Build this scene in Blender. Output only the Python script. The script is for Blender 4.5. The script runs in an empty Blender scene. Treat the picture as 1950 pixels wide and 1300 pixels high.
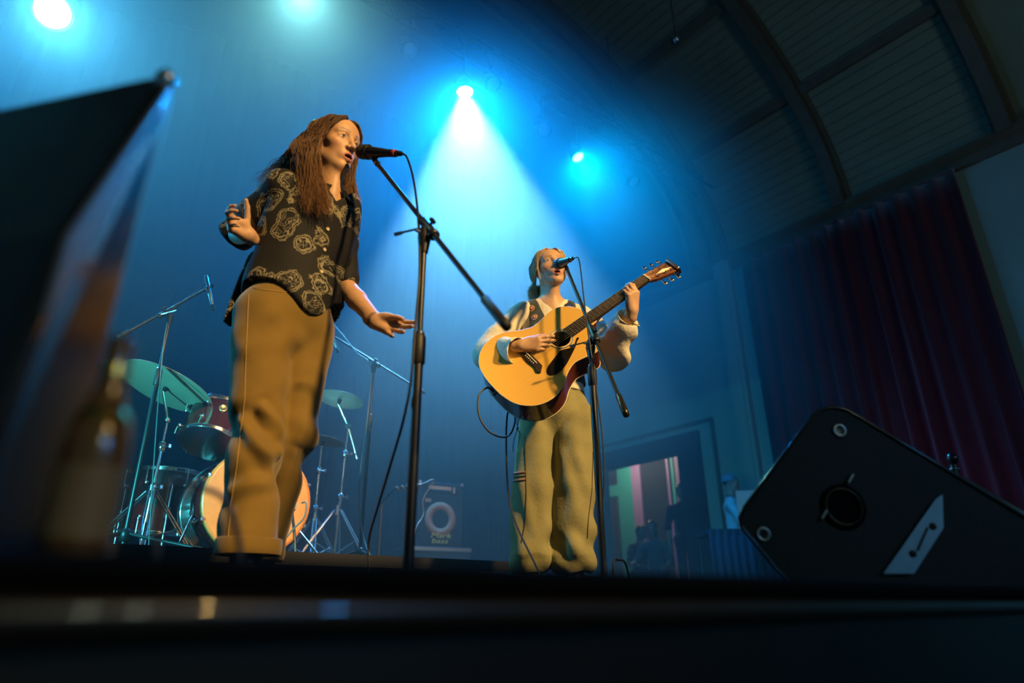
import bpy, bmesh, math, random
import numpy as np
from mathutils import Vector, Matrix, Quaternion, noise as mnoise
R = math.radians
random.seed(7); np.random.seed(7)
SC = bpy.context.scene
COL = SC.collection
# ------------------------------------------------------------------ camera
YAW, PIT, ROLL, FPX = R(39), R(22.2), R(0.5), 1250.0
CAM = Vector((0, 0, -0.03))
HV = Vector((math.sin(YAW), math.cos(YAW), 0)); R0 = Vector((math.cos(YAW), -math.sin(YAW), 0)); ZV = Vector((0, 0, 1))
FV = HV*math.cos(PIT) + ZV*math.sin(PIT); U0 = -HV*math.sin(PIT) + ZV*math.cos(PIT)
RV = R0*math.cos(ROLL) - U0*math.sin(ROLL); UV = U0*math.cos(ROLL) + R0*math.sin(ROLL)
cd = bpy.data.cameras.new('camera'); cam = bpy.data.objects.new('camera', cd); COL.objects.link(cam)
cd.sensor_width = 36; cd.lens = FPX/1950*36; cd.clip_start = 0.02; cd.clip_end = 100
cam.matrix_world = Matrix(((RV.x, UV.x, -FV.x, CAM.x), (RV.y, UV.y, -FV.y, CAM.y), (RV.z, UV.z, -FV.z, CAM.z), (0, 0, 0, 1)))
cd.dof.use_dof = True; cd.dof.focus_distance = 2.8; cd.dof.aperture_fstop = 1.5
SC.camera = cam
# ------------------------------------------------------------------ world, colour management, light-path limits
w = bpy.data.worlds.new('world'); SC.world = w; w.use_nodes = True
w.node_tree.nodes['Background'].inputs[0].default_value = (0.10, 0.13, 0.12, 1)
w.node_tree.nodes['Background'].inputs[1].default_value = 0.012
SC.view_settings.view_transform = 'Standard'; SC.view_settings.look = 'None'
SC.view_settings.gamma = 1.0; SC.view_settings.use_curve_mapping = False; SC.view_settings.exposure = 0.0
cy = SC.cycles
cy.max_bounces = 4; cy.diffuse_bounces = 2; cy.glossy_bounces = 2; cy.transmission_bounces = 3; cy.volume_bounces = 0
cy.transparent_max_bounces = 6; cy.caustics_reflective = False; cy.caustics_refractive = False
cy.sample_clamp_indirect = 4.0; cy.use_denoising = True; cy.use_adaptive_sampling = True; cy.adaptive_threshold = .02

def spot(name, loc, target, power, col, size=40, blend=0.5, rad=0.05, parent=None):
    d = bpy.data.lights.new(name, 'SPOT'); d.energy = power; d.color = col; d.spot_size = R(size); d.spot_blend = blend; d.shadow_soft_size = rad
    o = bpy.data.objects.new(name, d); COL.objects.link(o); o.location = loc
    o.rotation_euler = (Vector(target)-Vector(loc)).to_track_quat('-Z', 'Y').to_euler()
    if parent:
        bpy.context.view_layer.update(); o.parent = parent; o.matrix_parent_inverse = parent.matrix_world.inverted()
    return o
# warm front-of-house lamps high in the hall, right and left of the camera; the last two are added
WARM = (1.0, 0.62, 0.21)
spot('warm_front_light', (1.2, -4.3, 4.5), (.70, 2.0, .95), 3500, WARM, 16.5, 0.5, 0.16)
spot('warm_front_light', (2.7, -4.2, 4.5), (2.02, 2.2, .95), 3900, WARM, 16, 0.5, 0.2)
spot('warm_front_light', (1.7, -4.0, 3.6), (.15, .62, .08), 130, WARM, 13, 0.8, 0.06)  # added unseen lamp that warms the bottle and the stage edge
spot('warm_front_light', (3.7, -4.2, 4.2), (3.5, 5.5, .85), 650, WARM, 8, 0.6, 0.06)  # added unseen lamp that warms the bass amplifier
# dim hall light on the vault
spot('hall_house_lamp', (4.6, -3.4, 1.2), (6.2, 2.4, 7.0), 50, (.85, 0.85, 0.40), 100, 1.0, 0.4)

# ------------------------------------------------------------------ helpers: points
def ray(x, y): return FV*FPX + RV*(x-975) - UV*(y-650)
def P(x, y, v):                     # pixel of the photograph and horizontal distance -> point in the place
    d = ray(x, y); return CAM + d*(v/d.dot(HV))
def atX(x, y, X): d = ray(x, y); return CAM + d*((X-CAM.x)/d.x)
def atY(x, y, Y): d = ray(x, y); return CAM + d*((Y-CAM.y)/d.y)
def atZ(x, y, Z): d = ray(x, y); return CAM + d*((Z-CAM.z)/d.z)
# ------------------------------------------------------------------ helpers: objects
def tag(o, label=None, cat=None, group=None, kind=None):
    if label: o['label'] = label
    if cat: o['category'] = cat
    if group: o['group'] = group
    if kind: o['kind'] = kind
    return o
def empty(name, loc=(0, 0, 0), rz=0, label=None, cat=None, group=None):
    o = bpy.data.objects.new(name, None); COL.objects.link(o); o.location = loc; o.rotation_euler = (0, 0, rz); o.empty_display_size = .05
    return tag(o, label, cat, group)
def wm(o):
    m = Matrix.LocRotScale(o.location, o.rotation_euler, o.scale)
    return (wm(o.parent) @ o.matrix_parent_inverse @ m) if o.parent else m
class MB:
    """collects shapes in world coordinates, builds ONE mesh object"""
    def __init__(s): s.v = []; s.f = []; s.sm = []
    def add(s, vs, fs, smooth=True):
        n = len(s.v); s.v += [tuple(p) for p in vs]; s.f += [tuple(i+n for i in f) for f in fs]; s.sm += [smooth]*len(fs); return s
    def box(s, c, size, rot=None, taper=1.0):
        c = Vector(c); hx, hy, hz = size[0]/2, size[1]/2, size[2]/2; rot = rot or Matrix.Identity(3); vs = []
        for z in (-1, 1):
            t = taper if z > 0 else 1
            for x, y in ((-1, -1), (1, -1), (1, 1), (-1, 1)): vs.append(c + rot @ Vector((x*hx*t, y*hy*t, z*hz)))
        return s.add(vs, [(3, 2, 1, 0), (4, 5, 6, 7), (0, 1, 5, 4), (1, 2, 6, 5), (2, 3, 7, 6), (3, 0, 4, 7)], False)
    def cbox(s, c, size, b, rot=None):       # box with chamfered edges
        c = Vector(c); rot = rot or Matrix.Identity(3); bm = bmesh.new(); bmesh.ops.create_cube(bm, size=1)
        for v in bm.verts: v.co = Vector((v.co.x*size[0], v.co.y*size[1], v.co.z*size[2]))
        bmesh.ops.bevel(bm, geom=bm.edges[:], offset=b, segments=2, affect='EDGES', profile=.5)
        bm.verts.index_update()
        s.add([c + rot @ v.co for v in bm.verts], [[v.index for v in f.verts] for f in bm.faces], False); bm.free(); return s
    def cyl(s, a, b, r1, r2=None, n=14, caps=True):
        a = Vector(a); b = Vector(b); r2 = r1 if r2 is None else r2; d = (b-a).normalized()
        x = d.orthogonal().normalized(); y = d.cross(x); vs = []; fs = []
        for p, r in ((a, r1), (b, r2)):
            for i in range(n): t = 2*math.pi*i/n; vs.append(p + x*(r*math.cos(t)) + y*(r*math.sin(t)))
        for i in range(n): j = (i+1) % n; fs.append((i, j, n+j, n+i))
        s.add(vs, fs, True)
        if caps: s.add(vs[:n], [tuple(reversed(range(n)))], False); s.add(vs[n:], [tuple(range(n))], False)
        return s
    def lathe(s, a, axis, prof, n=24, xr=None):      # prof: (t along axis, radius)
        a = Vector(a); d = Vector(axis).normalized(); x = (Vector(xr) if xr else d.orthogonal()).normalized(); y = d.cross(x); vs = []; fs = []
        for t, r in prof:
            for i in range(n): q = 2*math.pi*i/n; vs.append(a + d*t + x*(r*math.cos(q)) + y*(r*math.sin(q)))
        for k in range(len(prof)-1):
            for i in range(n): j = (i+1) % n; fs.append((k*n+i, k*n+j, (k+1)*n+j, (k+1)*n+i))
        s.add(vs, fs, True)
        if prof[0][1] > 1e-5: s.add(vs[:n], [tuple(reversed(range(n)))], False)
        if prof[-1][1] > 1e-5: s.add(vs[-n:], [tuple(range(n))], False)
        return s
    def tube(s, pts, r, n=8, r2=None, caps=True):
        pts = [Vector(p) for p in pts]; m = len(pts); rs = r if isinstance(r, (list, tuple)) else [r + ((r2 if r2 is not None else r)-r)*i/(m-1) for i in range(m)]
        vs = []; fs = []; up = None
        for i, p in enumerate(pts):
            d = (pts[min(i+1, m-1)] - pts[max(i-1, 0)]).normalized()
            if up is None: up = d.orthogonal().normalized()
            x = (up - d*up.dot(d)); x = x.normalized() if x.length > 1e-6 else d.orthogonal().normalized(); up = x; y = d.cross(x)
            for k in range(n): q = 2*math.pi*k/n; vs.append(p + x*(rs[i]*math.cos(q)) + y*(rs[i]*math.sin(q)))
        for i in range(m-1):
            for k in range(n): j = (k+1) % n; fs.append((i*n+k, i*n+j, (i+1)*n+j, (i+1)*n+k))
        s.add(vs, fs, True)
        if caps: s.add(vs[:n], [tuple(reversed(range(n)))], True); s.add(vs[-n:], [tuple(range(n))], True)
        return s
    def prism(s, poly, ext, smooth=False):     # polygon of points extruded by a vector
        n = len(poly); e = Vector(ext); vs = [Vector(p) for p in poly] + [Vector(p)+e for p in poly]
        return s.add(vs, [tuple(reversed(range(n))), tuple(range(n, 2*n))] + [(i, (i+1) % n, n+(i+1) % n, n+i) for i in range(n)], smooth)
    def ball(s, c, r, n=12, m=8, sq=(1, 1, 1)):
        c = Vector(c); vs = [c+Vector((0, 0, r*sq[2]))]; fs = []
        for k in range(1, m):
            ph = math.pi*k/m
            for i in range(n): t = 2*math.pi*i/n; vs.append(c+Vector((r*sq[0]*math.sin(ph)*math.cos(t), r*sq[1]*math.sin(ph)*math.sin(t), r*sq[2]*math.cos(ph))))
        vs.append(c-Vector((0, 0, r*sq[2]))); L = len(vs)-1
        for i in range(n): j = (i+1) % n; fs.append((0, 1+i, 1+j)); fs.append((L, L-n+j, L-n+i))
        for k in range(m-2):
            for i in range(n): j = (i+1) % n; fs.append((1+k*n+i, 1+(k+1)*n+i, 1+(k+1)*n+j, 1+k*n+j))
        return s.add(vs, fs, True)
    def torus(s, c, axis, R_, r, n=28, m=8):
        d = Vector(axis).normalized(); x = d.orthogonal().normalized(); y = d.cross(x); c = Vector(c)
        pts = [c + x*(R_*math.cos(2*math.pi*i/n)) + y*(R_*math.sin(2*math.pi*i/n)) for i in range(n)]; vs = []; fs = []
        for i, p in enumerate(pts):
            o = (p-c).normalized()
            for k in range(m): q = 2*math.pi*k/m; vs.append(p + o*(r*math.cos(q)) + d*(r*math.sin(q)))
        for i in range(n):
            for k in range(m): fs.append((i*m+k, ((i+1) % n)*m+k, ((i+1) % n)*m+(k+1) % m, i*m+(k+1) % m))
        return s.add(vs, fs, True)
    def build(s, name, mat, parent=None, flip=False):
        me = bpy.data.meshes.new(name); V = s.v
        if parent is not None:
            inv = wm(parent).inverted(); V = [inv @ Vector(p) for p in V]
        me.from_pydata([tuple(p) for p in V], [], s.f); me.polygons.foreach_set('use_smooth', s.sm)
        me.materials.append(mat); me.update()
        o = bpy.data.objects.new(name, me); COL.objects.link(o)
        if parent is not None: o.parent = parent
        return o
def bez(pts, n=24):                  # Catmull-Rom through points
    pts = [Vector(p) for p in pts]; out = []; m = len(pts)
    for i in range(m-1):
        p0, p1, p2, p3 = pts[max(i-1, 0)], pts[i], pts[i+1], pts[min(i+2, m-1)]
        k = max(2, n//(m-1))
        for j in range(k):
            t = j/k; out.append(.5*((2*p1) + (p2-p0)*t + (2*p0-5*p1+4*p2-p3)*t*t + (3*p1-p0-3*p2+p3)*t**3))
    out.append(pts[-1]); return out
def copy_tree(o, parent=None):
    c = o.copy(); COL.objects.link(c)
    if parent: c.parent = parent
    for ch in [x for x in o.children]: copy_tree(ch, c)
    return c
# ------------------------------------------------------------------ materials
def mat(name, col, rough=.5, metal=0., spec=.5, bump=None, var=None, emit=None, coat=0., sheen=0.):
    m = bpy.data.materials.new(name); m.use_nodes = True; nt = m.node_tree; b = nt.nodes['Principled BSDF']
    b.inputs['Base Color'].default_value = (*col, 1); b.inputs['Roughness'].default_value = rough; b.inputs['Metallic'].default_value = metal
    b.inputs['Specular IOR Level'].default_value = spec; b.inputs['Coat Weight'].default_value = coat; b.inputs['Sheen Weight'].default_value = sheen
    tc = nt.nodes.new('ShaderNodeTexCoord')
    if var:                           # var = (scale, amount): procedural mottling of the colour
        n = nt.nodes.new('ShaderNodeTexNoise'); n.inputs['Scale'].default_value = var[0]; n.inputs['Detail'].default_value = 5
        nt.links.new(tc.outputs['Object'], n.inputs['Vector'])
        mx = nt.nodes.new('ShaderNodeMix'); mx.data_type = 'RGBA'
        mx.inputs[6].default_value = (*[c*(1-var[1]) for c in col], 1); mx.inputs[7].default_value = (*[min(1, c*(1+var[1])) for c in col], 1)
        nt.links.new(n.outputs['Fac'], mx.inputs[0]); nt.links.new(mx.outputs[2], b.inputs['Base Color'])
    if bump:                          # bump = (scale, strength[, stretch])
        n = nt.nodes.new('ShaderNodeTexNoise'); n.inputs['Scale'].default_value = bump[0]; n.inputs['Detail'].default_value = 4
        if len(bump) > 2 and bump[2]:
            mp = nt.nodes.new('ShaderNodeMapping'); mp.inputs['Scale'].default_value = bump[2]
            nt.links.new(tc.outputs['Object'], mp.inputs[0]); nt.links.new(mp.outputs[0], n.inputs['Vector'])
        else: nt.links.new(tc.outputs['Object'], n.inputs['Vector'])
        bp = nt.nodes.new('ShaderNodeBump'); bp.inputs['Strength'].default_value = bump[1]; bp.inputs['Distance'].default_value = bump[3] if len(bump) > 3 else .01
        nt.links.new(n.outputs['Fac'], bp.inputs['Height']); nt.links.new(bp.outputs[0], b.inputs['Normal'])
    if emit: b.inputs['Emission Color'].default_value = (*emit[0], 1); b.inputs['Emission Strength'].default_value = emit[1]
    return m
M = {}
M['black'] = mat('black_metal', (.012, .012, .013), .38, .0, .5, var=(30, .3))
M['blackmatte'] = mat('black_matte', (.010, .010, .011), .6, .0, .35, bump=(180, .15))
M['blackgloss'] = mat('black_gloss', (.012, .011, .011), .16, .0, .6, var=(12, .3))
M['rubber'] = mat('black_rubber', (.014, .014, .014), .55, var=(60, .2))
M['chrome'] = mat('chrome', (.78, .74, .76), .14, 1., var=(20, .08))
M['steel'] = mat('steel', (.42, .44, .46), .3, 1., var=(25, .12))
# ================================================================== the hall and stage (structure)
def stage_floor_mat():
    m = mat('stage_floor', (.016, .015, .014), .42, 0, .4, var=(3, .4)); return m
def struct(o): o['kind'] = 'structure'; return o
YE = 0.42          # front edge of the stage
# stage deck: boards side by side, each board its own piece
deck_m = stage_floor_mat()
floor = struct(MB().box((2.8, (YE+.05+8.4)/2, -.06), (11.4, 8.4-YE-.05, .076)).build('floor', deck_m))
bd = None; nb = 0
for i in range(40):
    y0 = YE + .05 + i*.2
    if y0 > 8.2: break
    if bd is None:
        bd = MB().box((2.8, y0+.0985, -.011), (11.4, .197, .022)).build('deck_board', deck_m, floor)
    else:
        c = bd.copy(); COL.objects.link(c); c.parent = floor; c.location = (0, i*.2, 0)
# rounded glossy nosing along the stage front and the fascia under it
M['nosing'] = mat('varnished_nosing', (.030, .020, .014), .3, 0, .5, var=(9, .35), coat=.6)
M['fascia'] = mat('fascia_paint', (.010, .009, .009), .4, 0, .4, var=(6, .3))
M['blackcarpet'] = mat('black_carpet_edge', (.006, .006, .006), .95, 0, .05, bump=(200, .4))
n = MB(); prof = [(0, 0), (-.010, -.001), (-.014, -.005), (-.016, -.016), (.05, -.016), (.05, 0)]
n.prism([(-3.2, YE+a, b) for a, b in prof], (11.6, 0, 0)); struct(n.build('trim_1', M['blackcarpet']))
n = MB(); pr = []
for k in range(9):
    t = R(-90+180*k/8); pr.append((-.004-.012*math.cos(t), -.0315 + .0115*math.sin(t)))
pr = [(.05, -.043)] + pr + [(.05, -.02)]
vs = []; fs = []
for X in (-3.2, 8.4):
    for a, b in pr: vs.append((X, YE+a, b))
L = len(pr)
for k in range(L-1): fs.append((k, k+1, L+k+1, L+k))
n.add(vs, fs, True); struct(n.build('trim_2', M['nosing']))
struct(MB().box((2.6, YE+.03, -.52), (11.6, .05, .95)).build('wall_stage_front', M['fascia']))
hallfloor_m = mat('hall_floor', (.05, .035, .02), .45, var=(4, .3))
struct(MB().box((3.0, -2.4, -1.02), (10.4, 5.6, .04)).build('floor_hall', hallfloor_m))

# walls
M['wall'] = mat('wall_plaster', (.30, .38, .30), .8, 0, .2, var=(1.5, .12), bump=(40, .05))
M['trim'] = mat('dark_timber', (.13, .10, .06), .55, 0, .3, var=(6, .3), bump=(14, .15, (1, .1, 1)))
XW, XL, YB, YF = 8.0, -2.0, 8.2, -5.0
DY0, DY1, DZ = 5.96, 7.62, 2.12       # door opening in the right wall (Y range, head height)
ZC = 4.78
struct(MB().box((XW+.12, (YF+DY0)/2, 1.9), (.24, DY0-YF, 5.8)).box((XW+.12, (DY1+YB)/2, 1.9), (.24, YB-DY1, 5.8))
       .box((XW+.12, (DY0+DY1)/2, (DZ+4.8)/2), (.24, DY1-DY0, 4.8-DZ)).build('wall_right', M['wall']))
struct(MB().box((XL-.12, (YF+YB)/2, 1.9), (.24, YB-YF, 5.8)).build('wall_left', M['wall']))
struct(MB().box((3.0, YB+.12, 3.4), (10.4, .24, 8.9)).build('wall_back', mat('stage_back_paint', (.03, .035, .045), .8, var=(2, .3))))
struct(MB().box((3.0, YF-.12, 3.4), (10.4, .24, 8.9)).build('wall_hall_end', M['wall']))
# door casing: broad dark boards round the opening, a thinner moulding outside them
M['casing'] = mat('dark_navy_casing', (.035, .035, .045), .6, 0, .3, var=(5, .3))
dt = MB().box((XW-.02, DY0-.20, DZ/2+.1), (.07, .40, DZ+.2)).box((XW-.02, DY1+.06, DZ/2+.1), (.07, .12, DZ+.2))
dt.box((XW-.025, (DY0+DY1)/2-.14, DZ+.12), (.08, DY1-DY0+.52, .24)); struct(dt.build('trim_3', M['casing']))
d2 = MB().box((XW-.01, (5.3+DY1)/2, DZ+.36), (.05, DY1-5.3, .05)).box((XW-.01, 5.32, DZ/2+.18), (.05, .05, DZ+.36)); struct(d2.build('trim_4', M['trim']))
# vault: an elliptic barrel, panelled with narrow boards
XCv, Av, Bv, Zv = 3.0, 5.0, 2.95, 4.78
def vault(th, off=0): return Vector((XCv + (Av-off)*math.cos(th), 0, Zv + (Bv-off)*math.sin(th)))
def strip(th0, th1, y0, y1, off, thick, nseg):
    vs = []; fs = []
    for k in range(nseg+1):
        th = th0 + (th1-th0)*k/nseg
        for y in (y0, y1):
            for o in (off, off-thick): p = vault(th, o); vs.append((p.x, y, p.z))
    for k in range(nseg):
        a = k*4; b = a+4
        fs += [(a+0, a+2, b+2, b+0), (a+1, b+1, b+3, a+3), (a+0, b+0, b+1, a+1), (a+2, a+3, b+3, b+2)]
    fs += [(0, 1, 3, 2), (nseg*4, nseg*4+2, nseg*4+3, nseg*4+1)]
    return vs, fs
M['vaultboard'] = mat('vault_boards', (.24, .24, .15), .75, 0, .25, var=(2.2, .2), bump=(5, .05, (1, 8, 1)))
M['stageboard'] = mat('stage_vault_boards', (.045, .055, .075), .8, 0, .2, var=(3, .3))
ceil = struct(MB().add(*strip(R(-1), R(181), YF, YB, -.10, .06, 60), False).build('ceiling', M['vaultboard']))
RIBY = [4.78, 2.94, 1.1, -.74, -2.6]
PUR = [0, 31.0, 53.0, 75.0, 97.0, 119.0, 141.0, 180]
# boards run across each bay between ribs, each board one piece; only the right flank is in view
nbd = 0
for bi, (ya, yb) in enumerate(((2.94, 4.78), (1.1, 2.94), (-.74, 1.1))):
    for pi in range(1 if bi == 2 else 0, 3 if bi < 2 else 2):
        t0, t1 = R(PUR[pi]), R(PUR[pi+1]); nseg = 13
        for k in range(nseg):
            a0 = t0+(t1-t0)*k/nseg; a1 = t0+(t1-t0)*(k+.94)/nseg
            MB().add(*strip(a0, a1, ya, yb, -.005, .03, 1), False).build('ceiling_board', M['vaultboard'], ceil)
# stage bays beyond the first rib: darker
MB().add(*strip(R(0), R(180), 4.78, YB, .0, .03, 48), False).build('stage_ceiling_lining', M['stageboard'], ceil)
for i, y in enumerate(RIBY):
    MB().add(*strip(R(0), R(180), y-.075, y+.075, .17, .17, 48), False).add(*strip(R(0), R(180), y-.12, y+.12, .06, .06, 48), False).build('ceiling_rib', M['trim'], ceil)
for th in PUR[1:-1]:
    MB().add(*strip(R(th-1.0), R(th+1.0), YF, 4.78, .10, .10, 2), False).build('ceiling_purlin', M['trim'], ceil)
# proscenium moulding behind the first rib
MB().add(*strip(R(0), R(180), 4.95, 5.05, .30, .30, 48), False).add(*strip(R(0), R(180), 5.2, 5.26, .22, .2, 48), False).build('proscenium_moulding', M['trim'], ceil)
co = MB(); co.prism([(XW+.02, YF, ZC-.16), (XW-.03, YF, ZC-.16), (XW-.05, YF, ZC-.06), (XW-.14, YF, ZC), (XW-.14, YF, ZC+.05), (XW+.02, YF, ZC+.08)], (0, YB-YF, 0)); struct(co.build('trim_5', M['trim']))
pl = MB().box((XW-.05, 4.78, 2.4), (.10, .26, 4.8)).box((XW-.08, 4.78, 2.4), (.08, .15, 4.8)); struct(pl.build('trim_6', M['wall']))

# drapes: vertical folds as real geometry
def drape(name, p0, p1, z0, z1, nfold, depth, material, seed, label, cat, gather=0.0, parent=None):
    rnd = random.Random(seed); p0 = Vector(p0); p1 = Vector(p1); L = (p1-p0).length; d = (p1-p0).normalized(); nrm = Vector((-d.y, d.x, 0))
    nx, nz = nfold*10, 14; vs = []; fs = []; ph = [rnd.uniform(-1, 1) for _ in range(nfold+2)]; am = [rnd.uniform(.55, 1.2) for _ in range(nfold+2)]
    for j in range(nz+1):
        t = j/nz
        for i in range(nx+1):
            s = i/nx; q = s*nfold; k = int(q); fr = q-k; a = am[k]*(1-fr)+am[k+1]*fr; pz = ph[k]*(1-fr)+ph[k+1]*fr
            off = depth*a*(math.sin(2*math.pi*q + 1.3*pz + .35*math.sin(3*t+pz*3)) + .3*math.sin(4*math.pi*q+pz*4))*(1-.35*t)
            side = .35*depth*math.cos(2*math.pi*q+pz)
            b = p0 + d*(s*L+side) + nrm*off; vs.append((b.x, b.y, z0+((z1(b.x) if callable(z1) else z1)-z0)*t))
    for j in range(nz):
        for i in range(nx): a = j*(nx+1)+i; fs.append((a, a+1, a+nx+2, a+nx+1))
    o = MB().add(vs, fs, True).build(name, material)
    md = o.modifiers.new('thickness', 'SOLIDIFY'); md.thickness = .008
    return tag(o, label, cat)
M['backdrape'] = mat('stage_drape', (.014, .018, .03), .85, 0, .15, var=(3, .25))
drape('backdrop_drape', (-1.8, 7.75, 0), (7.35, 7.75, 0), .02, lambda X: min(7.35, 4.78+2.95*math.sqrt(max(0.02, 1-((X-3.0)/5.0)**2))-.25), 46, .055, M['backdrape'], 3, 'dark pleated backdrop drape hanging across the back of the stage', 'drape')
M['redcurt'] = mat('red_velvet', (.10, .011, .014), .85, 0, .15, var=(3, .3), sheen=.4)
drape('window_curtain', (XW-.16, 1.62, 0), (XW-.16, 4.40, 0), .1, ZC-.2, 13, .075, M['redcurt'], 5, 'tall dark red curtain with deep folds on the right wall', 'curtain')
MB().cyl((XW-.16, 1.5, ZC-.19), (XW-.16, 4.5, ZC-.19), .02).build('rail', M['trim'], None)
rail = bpy.data.objects['rail']; rail.name = 'curtain_rail'; tag(rail, 'dark curtain rail under the cornice above the red curtain', 'rail')
# glazed lobby behind the door opening
M['frame_t'] = mat('teal_painted_frame', (.10, .55, .48), .5, var=(4, .1)); M['frame_p'] = mat('mauve_painted_frame', (.50, .30, .55), .5, var=(4, .1))
M['glass'] = mat('lobby_glass', (.8, .9, .9), .05, 0, .5); M['glass'].node_tree.nodes['Principled BSDF'].inputs['Transmission Weight'].default_value = .92; M['lobby'] = mat('lobby_wall', (.42, .38, .26), .8, var=(2, .15))
lx = XW+1.7
struct(MB().box((lx+.9, 6.9, 1.2), (.1, 5.4, 3.4)).build('wall_lobby', M['lobby']))
struct(MB().box((XW+1.3, 6.9, -.02), (2.4, 5.4, .04)).build('floor_lobby', hallfloor_m))
struct(MB().box((XW+1.4, 6.9, 2.9), (2.3, 5.4, .06)).build('ceiling_lobby', M['lobby']))
struct(MB().box((XW+1.4, 9.6, 1.2), (2.3, .06, 3.4)).box((XW+1.4, 4.2, 1.2), (2.3, .06, 3.4)).build('wall_lobby_side', M['lobby']))

def glazed(name, x, bars, panes):
    o = None; root = empty(name, (x, 7.9, 0)); root['kind'] = 'structure'
    for (y0, y1, z0, z1, m_) in bars: MB().box((x, (y0+y1)/2, (z0+z1)/2), (.07, y1-y0, z1-z0)).build('frame_bar', M[m_], root)
    for (y0, y1, z0, z1) in panes: MB().box((x, (y0+y1)/2, (z0+z1)/2), (.012, y1-y0, z1-z0)).build('pane', M['glass'], root)
glazed('window_1', lx, [(8.36, 8.72, 0, 2.86, 'frame_t'), (8.72, 9.5, 1.98, 2.2, 'frame_t'), (8.14, 8.36, 0, 2.86, 'frame_p'), (7.47, 7.52, 0, 2.86, 'frame_p'), (7.36, 7.42, 0, 2.86, 'frame_t'), (7.24, 7.33, 0, 2.86, 'frame_p'), (8.72, 9.5, 0, .25, 'frame_t')],
       [(8.72, 9.5, .25, 1.98), (8.72, 9.5, 2.2, 2.86), (7.52, 8.14, 0, 2.86), (6.2, 7.24, 0, 2.86)])
lob = empty('lobby_lamp', (XW+.95, 8.0, 2.84), 0, 'small round lamp on the lobby ceiling beyond the doorway', 'lamp')
MB().lathe((XW+.95, 8.0, 2.87), (0, 0, -1), [(0, .09), (.03, .09), (.06, .05), (.065, 0)]).build('shade', mat('lobby_lamp_glass', (.9, .85, .7), .4, emit=((1, .85, .6), 3)), lob)
l = bpy.data.lights.new('lobby_lamp_light', 'POINT'); l.energy = 24; l.color = (1, .85, .62); l.shadow_soft_size = .1
lo = bpy.data.objects.new('lobby_lamp_light', l); COL.objects.link(lo); lo.location = (0, 0, -.14); lo.parent = lob
# ================================================================== lighting truss and lamps
YT, ZT = 4.5, 5.62
tr = empty('lighting_truss', (3.0, YT, ZT), 0, 'dark triangular lighting truss hung across the stage carrying the lamps', 'truss')
X0, X1 = -1.6, 7.3
ch = [(0, .0, .0), (0, .26, .0), (0, .13, .24)]
for (a, b, c) in ch: MB().cyl((X0, YT+b-.13, ZT+c), (X1, YT+b-.13, ZT+c), .022, n=10).build('chord', M['black'], tr)
k = 0; x = X0
while x < X1-.3:
    for (i, j) in ((0, 2), (1, 2), (0, 1)):
        a, b = (ch[i], ch[j]) if k % 2 else (ch[j], ch[i])
        MB().cyl((x, YT+a[1]-.13, ZT+a[2]), (x+.32, YT+b[1]-.13, ZT+b[2]), .010, n=6, caps=False).build('brace', M['black'], tr)
    x += .32; k += 1
for xx in (.6, 5.4): MB().cyl((xx, YT, ZT+.24), (xx, YT, 7.45), .008, n=6).build('hanger', M['black'], tr)
BLUE = (0.0, 0.27, 1.0); CYAN = (0.10, 0.62, 1.0); WHITE = (.55, .85, 1.0)
M['can'] = mat('lamp_can', (.012, .012, .013), .5, var=(20, .3))
def par(name, loc, target, power, col, size, lens_e, label, on=True, blend=.6, s=1.0, rail_z=None, spill=None):
    loc = Vector(loc); d = (Vector(target)-loc).normalized()
    root = empty(name, loc, 0, label, 'stage light')
    b = loc - d*.20*s
    MB().lathe(b, d, [(0, .02*s), (.01*s, .06*s), (.05*s, .085*s), (.12*s, .095*s), (.20*s, .10*s), (.26*s, .104*s), (.26*s, .096*s), (.20*s, .09*s)], 22).build('housing', M['can'], root)
    lm = mat('lamp_lens', (.8, .85, .9), .2, emit=(col, lens_e)) if on else M['lensoff']
    MB().lathe(b+d*.195*s, d, [(0, .09*s), (.006, .088*s), (.016*s, .05*s), (.02*s, 0)], 22).build('lens', lm, root)
    side = d.cross(ZV).normalized(); top = Vector((loc.x, loc.y, (rail_z or ZT)-.02)) - d*.08
    c = b + d*.12*s
    MB().tube([c+side*.108*s, c+side*.115*s+Vector((0, 0, .13*s)), c+side*.05*s+Vector((0, 0, .2*s)), c-side*.05*s+Vector((0, 0, .2*s)), c-side*.115*s+Vector((0, 0, .13*s)), c-side*.108*s], .009*s, 6).build('yoke', M['can'], root)
    cz = c+Vector((0, 0, .2*s)); MB().cyl(cz, (cz.x, YT if rail_z is None else loc.y, (rail_z or ZT)), .012, n=8).build('clamp', M['can'], root)
    if on:
        l = spot('beam', b+d*(.235*s), loc+d*3, power, col, size, blend, .07*s); l.parent = root; l.matrix_parent_inverse = Matrix.Translation(loc).inverted()
    if spill:
        l = spot('spill', b+d*(.25*s), loc+d*3, spill[0], spill[1], spill[2], 1.0, .08*s); l.parent = root; l.matrix_parent_inverse = Matrix.Translation(loc).inverted()
    return root
M['lensoff'] = mat('lamp_glass_unlit', (.25, .35, .4), .1, 0, .8)
L3 = atY(885, 172, 4.46); L4 = atY(1100, 298, 4.48); L2 = atY(572, -22, 4.44)
par('stage_light', L3, (2.75, 3.5, 0), 3400, (.20,.64,1.0), 42, 120, 'bright blue-white stage light whose beam fans out above the guitar player', s=.9, blend=.25, spill=(1250, (0., .27, 1.), 125))
par('stage_light', L4, (4.6, 2.2, 0), 170, (.03,.36,1), 40, 40, 'small blue stage light on the truss near the vaulted rib', s=.8, spill=(420, (0., .36, 1.), 120))
par('stage_light', L2, (.85, 2.0, 1.0), 300, (.24, .76, .76), 44, 30, 'pale stage light at the top edge above the singer in the dark shirt', s=.9)
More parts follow.
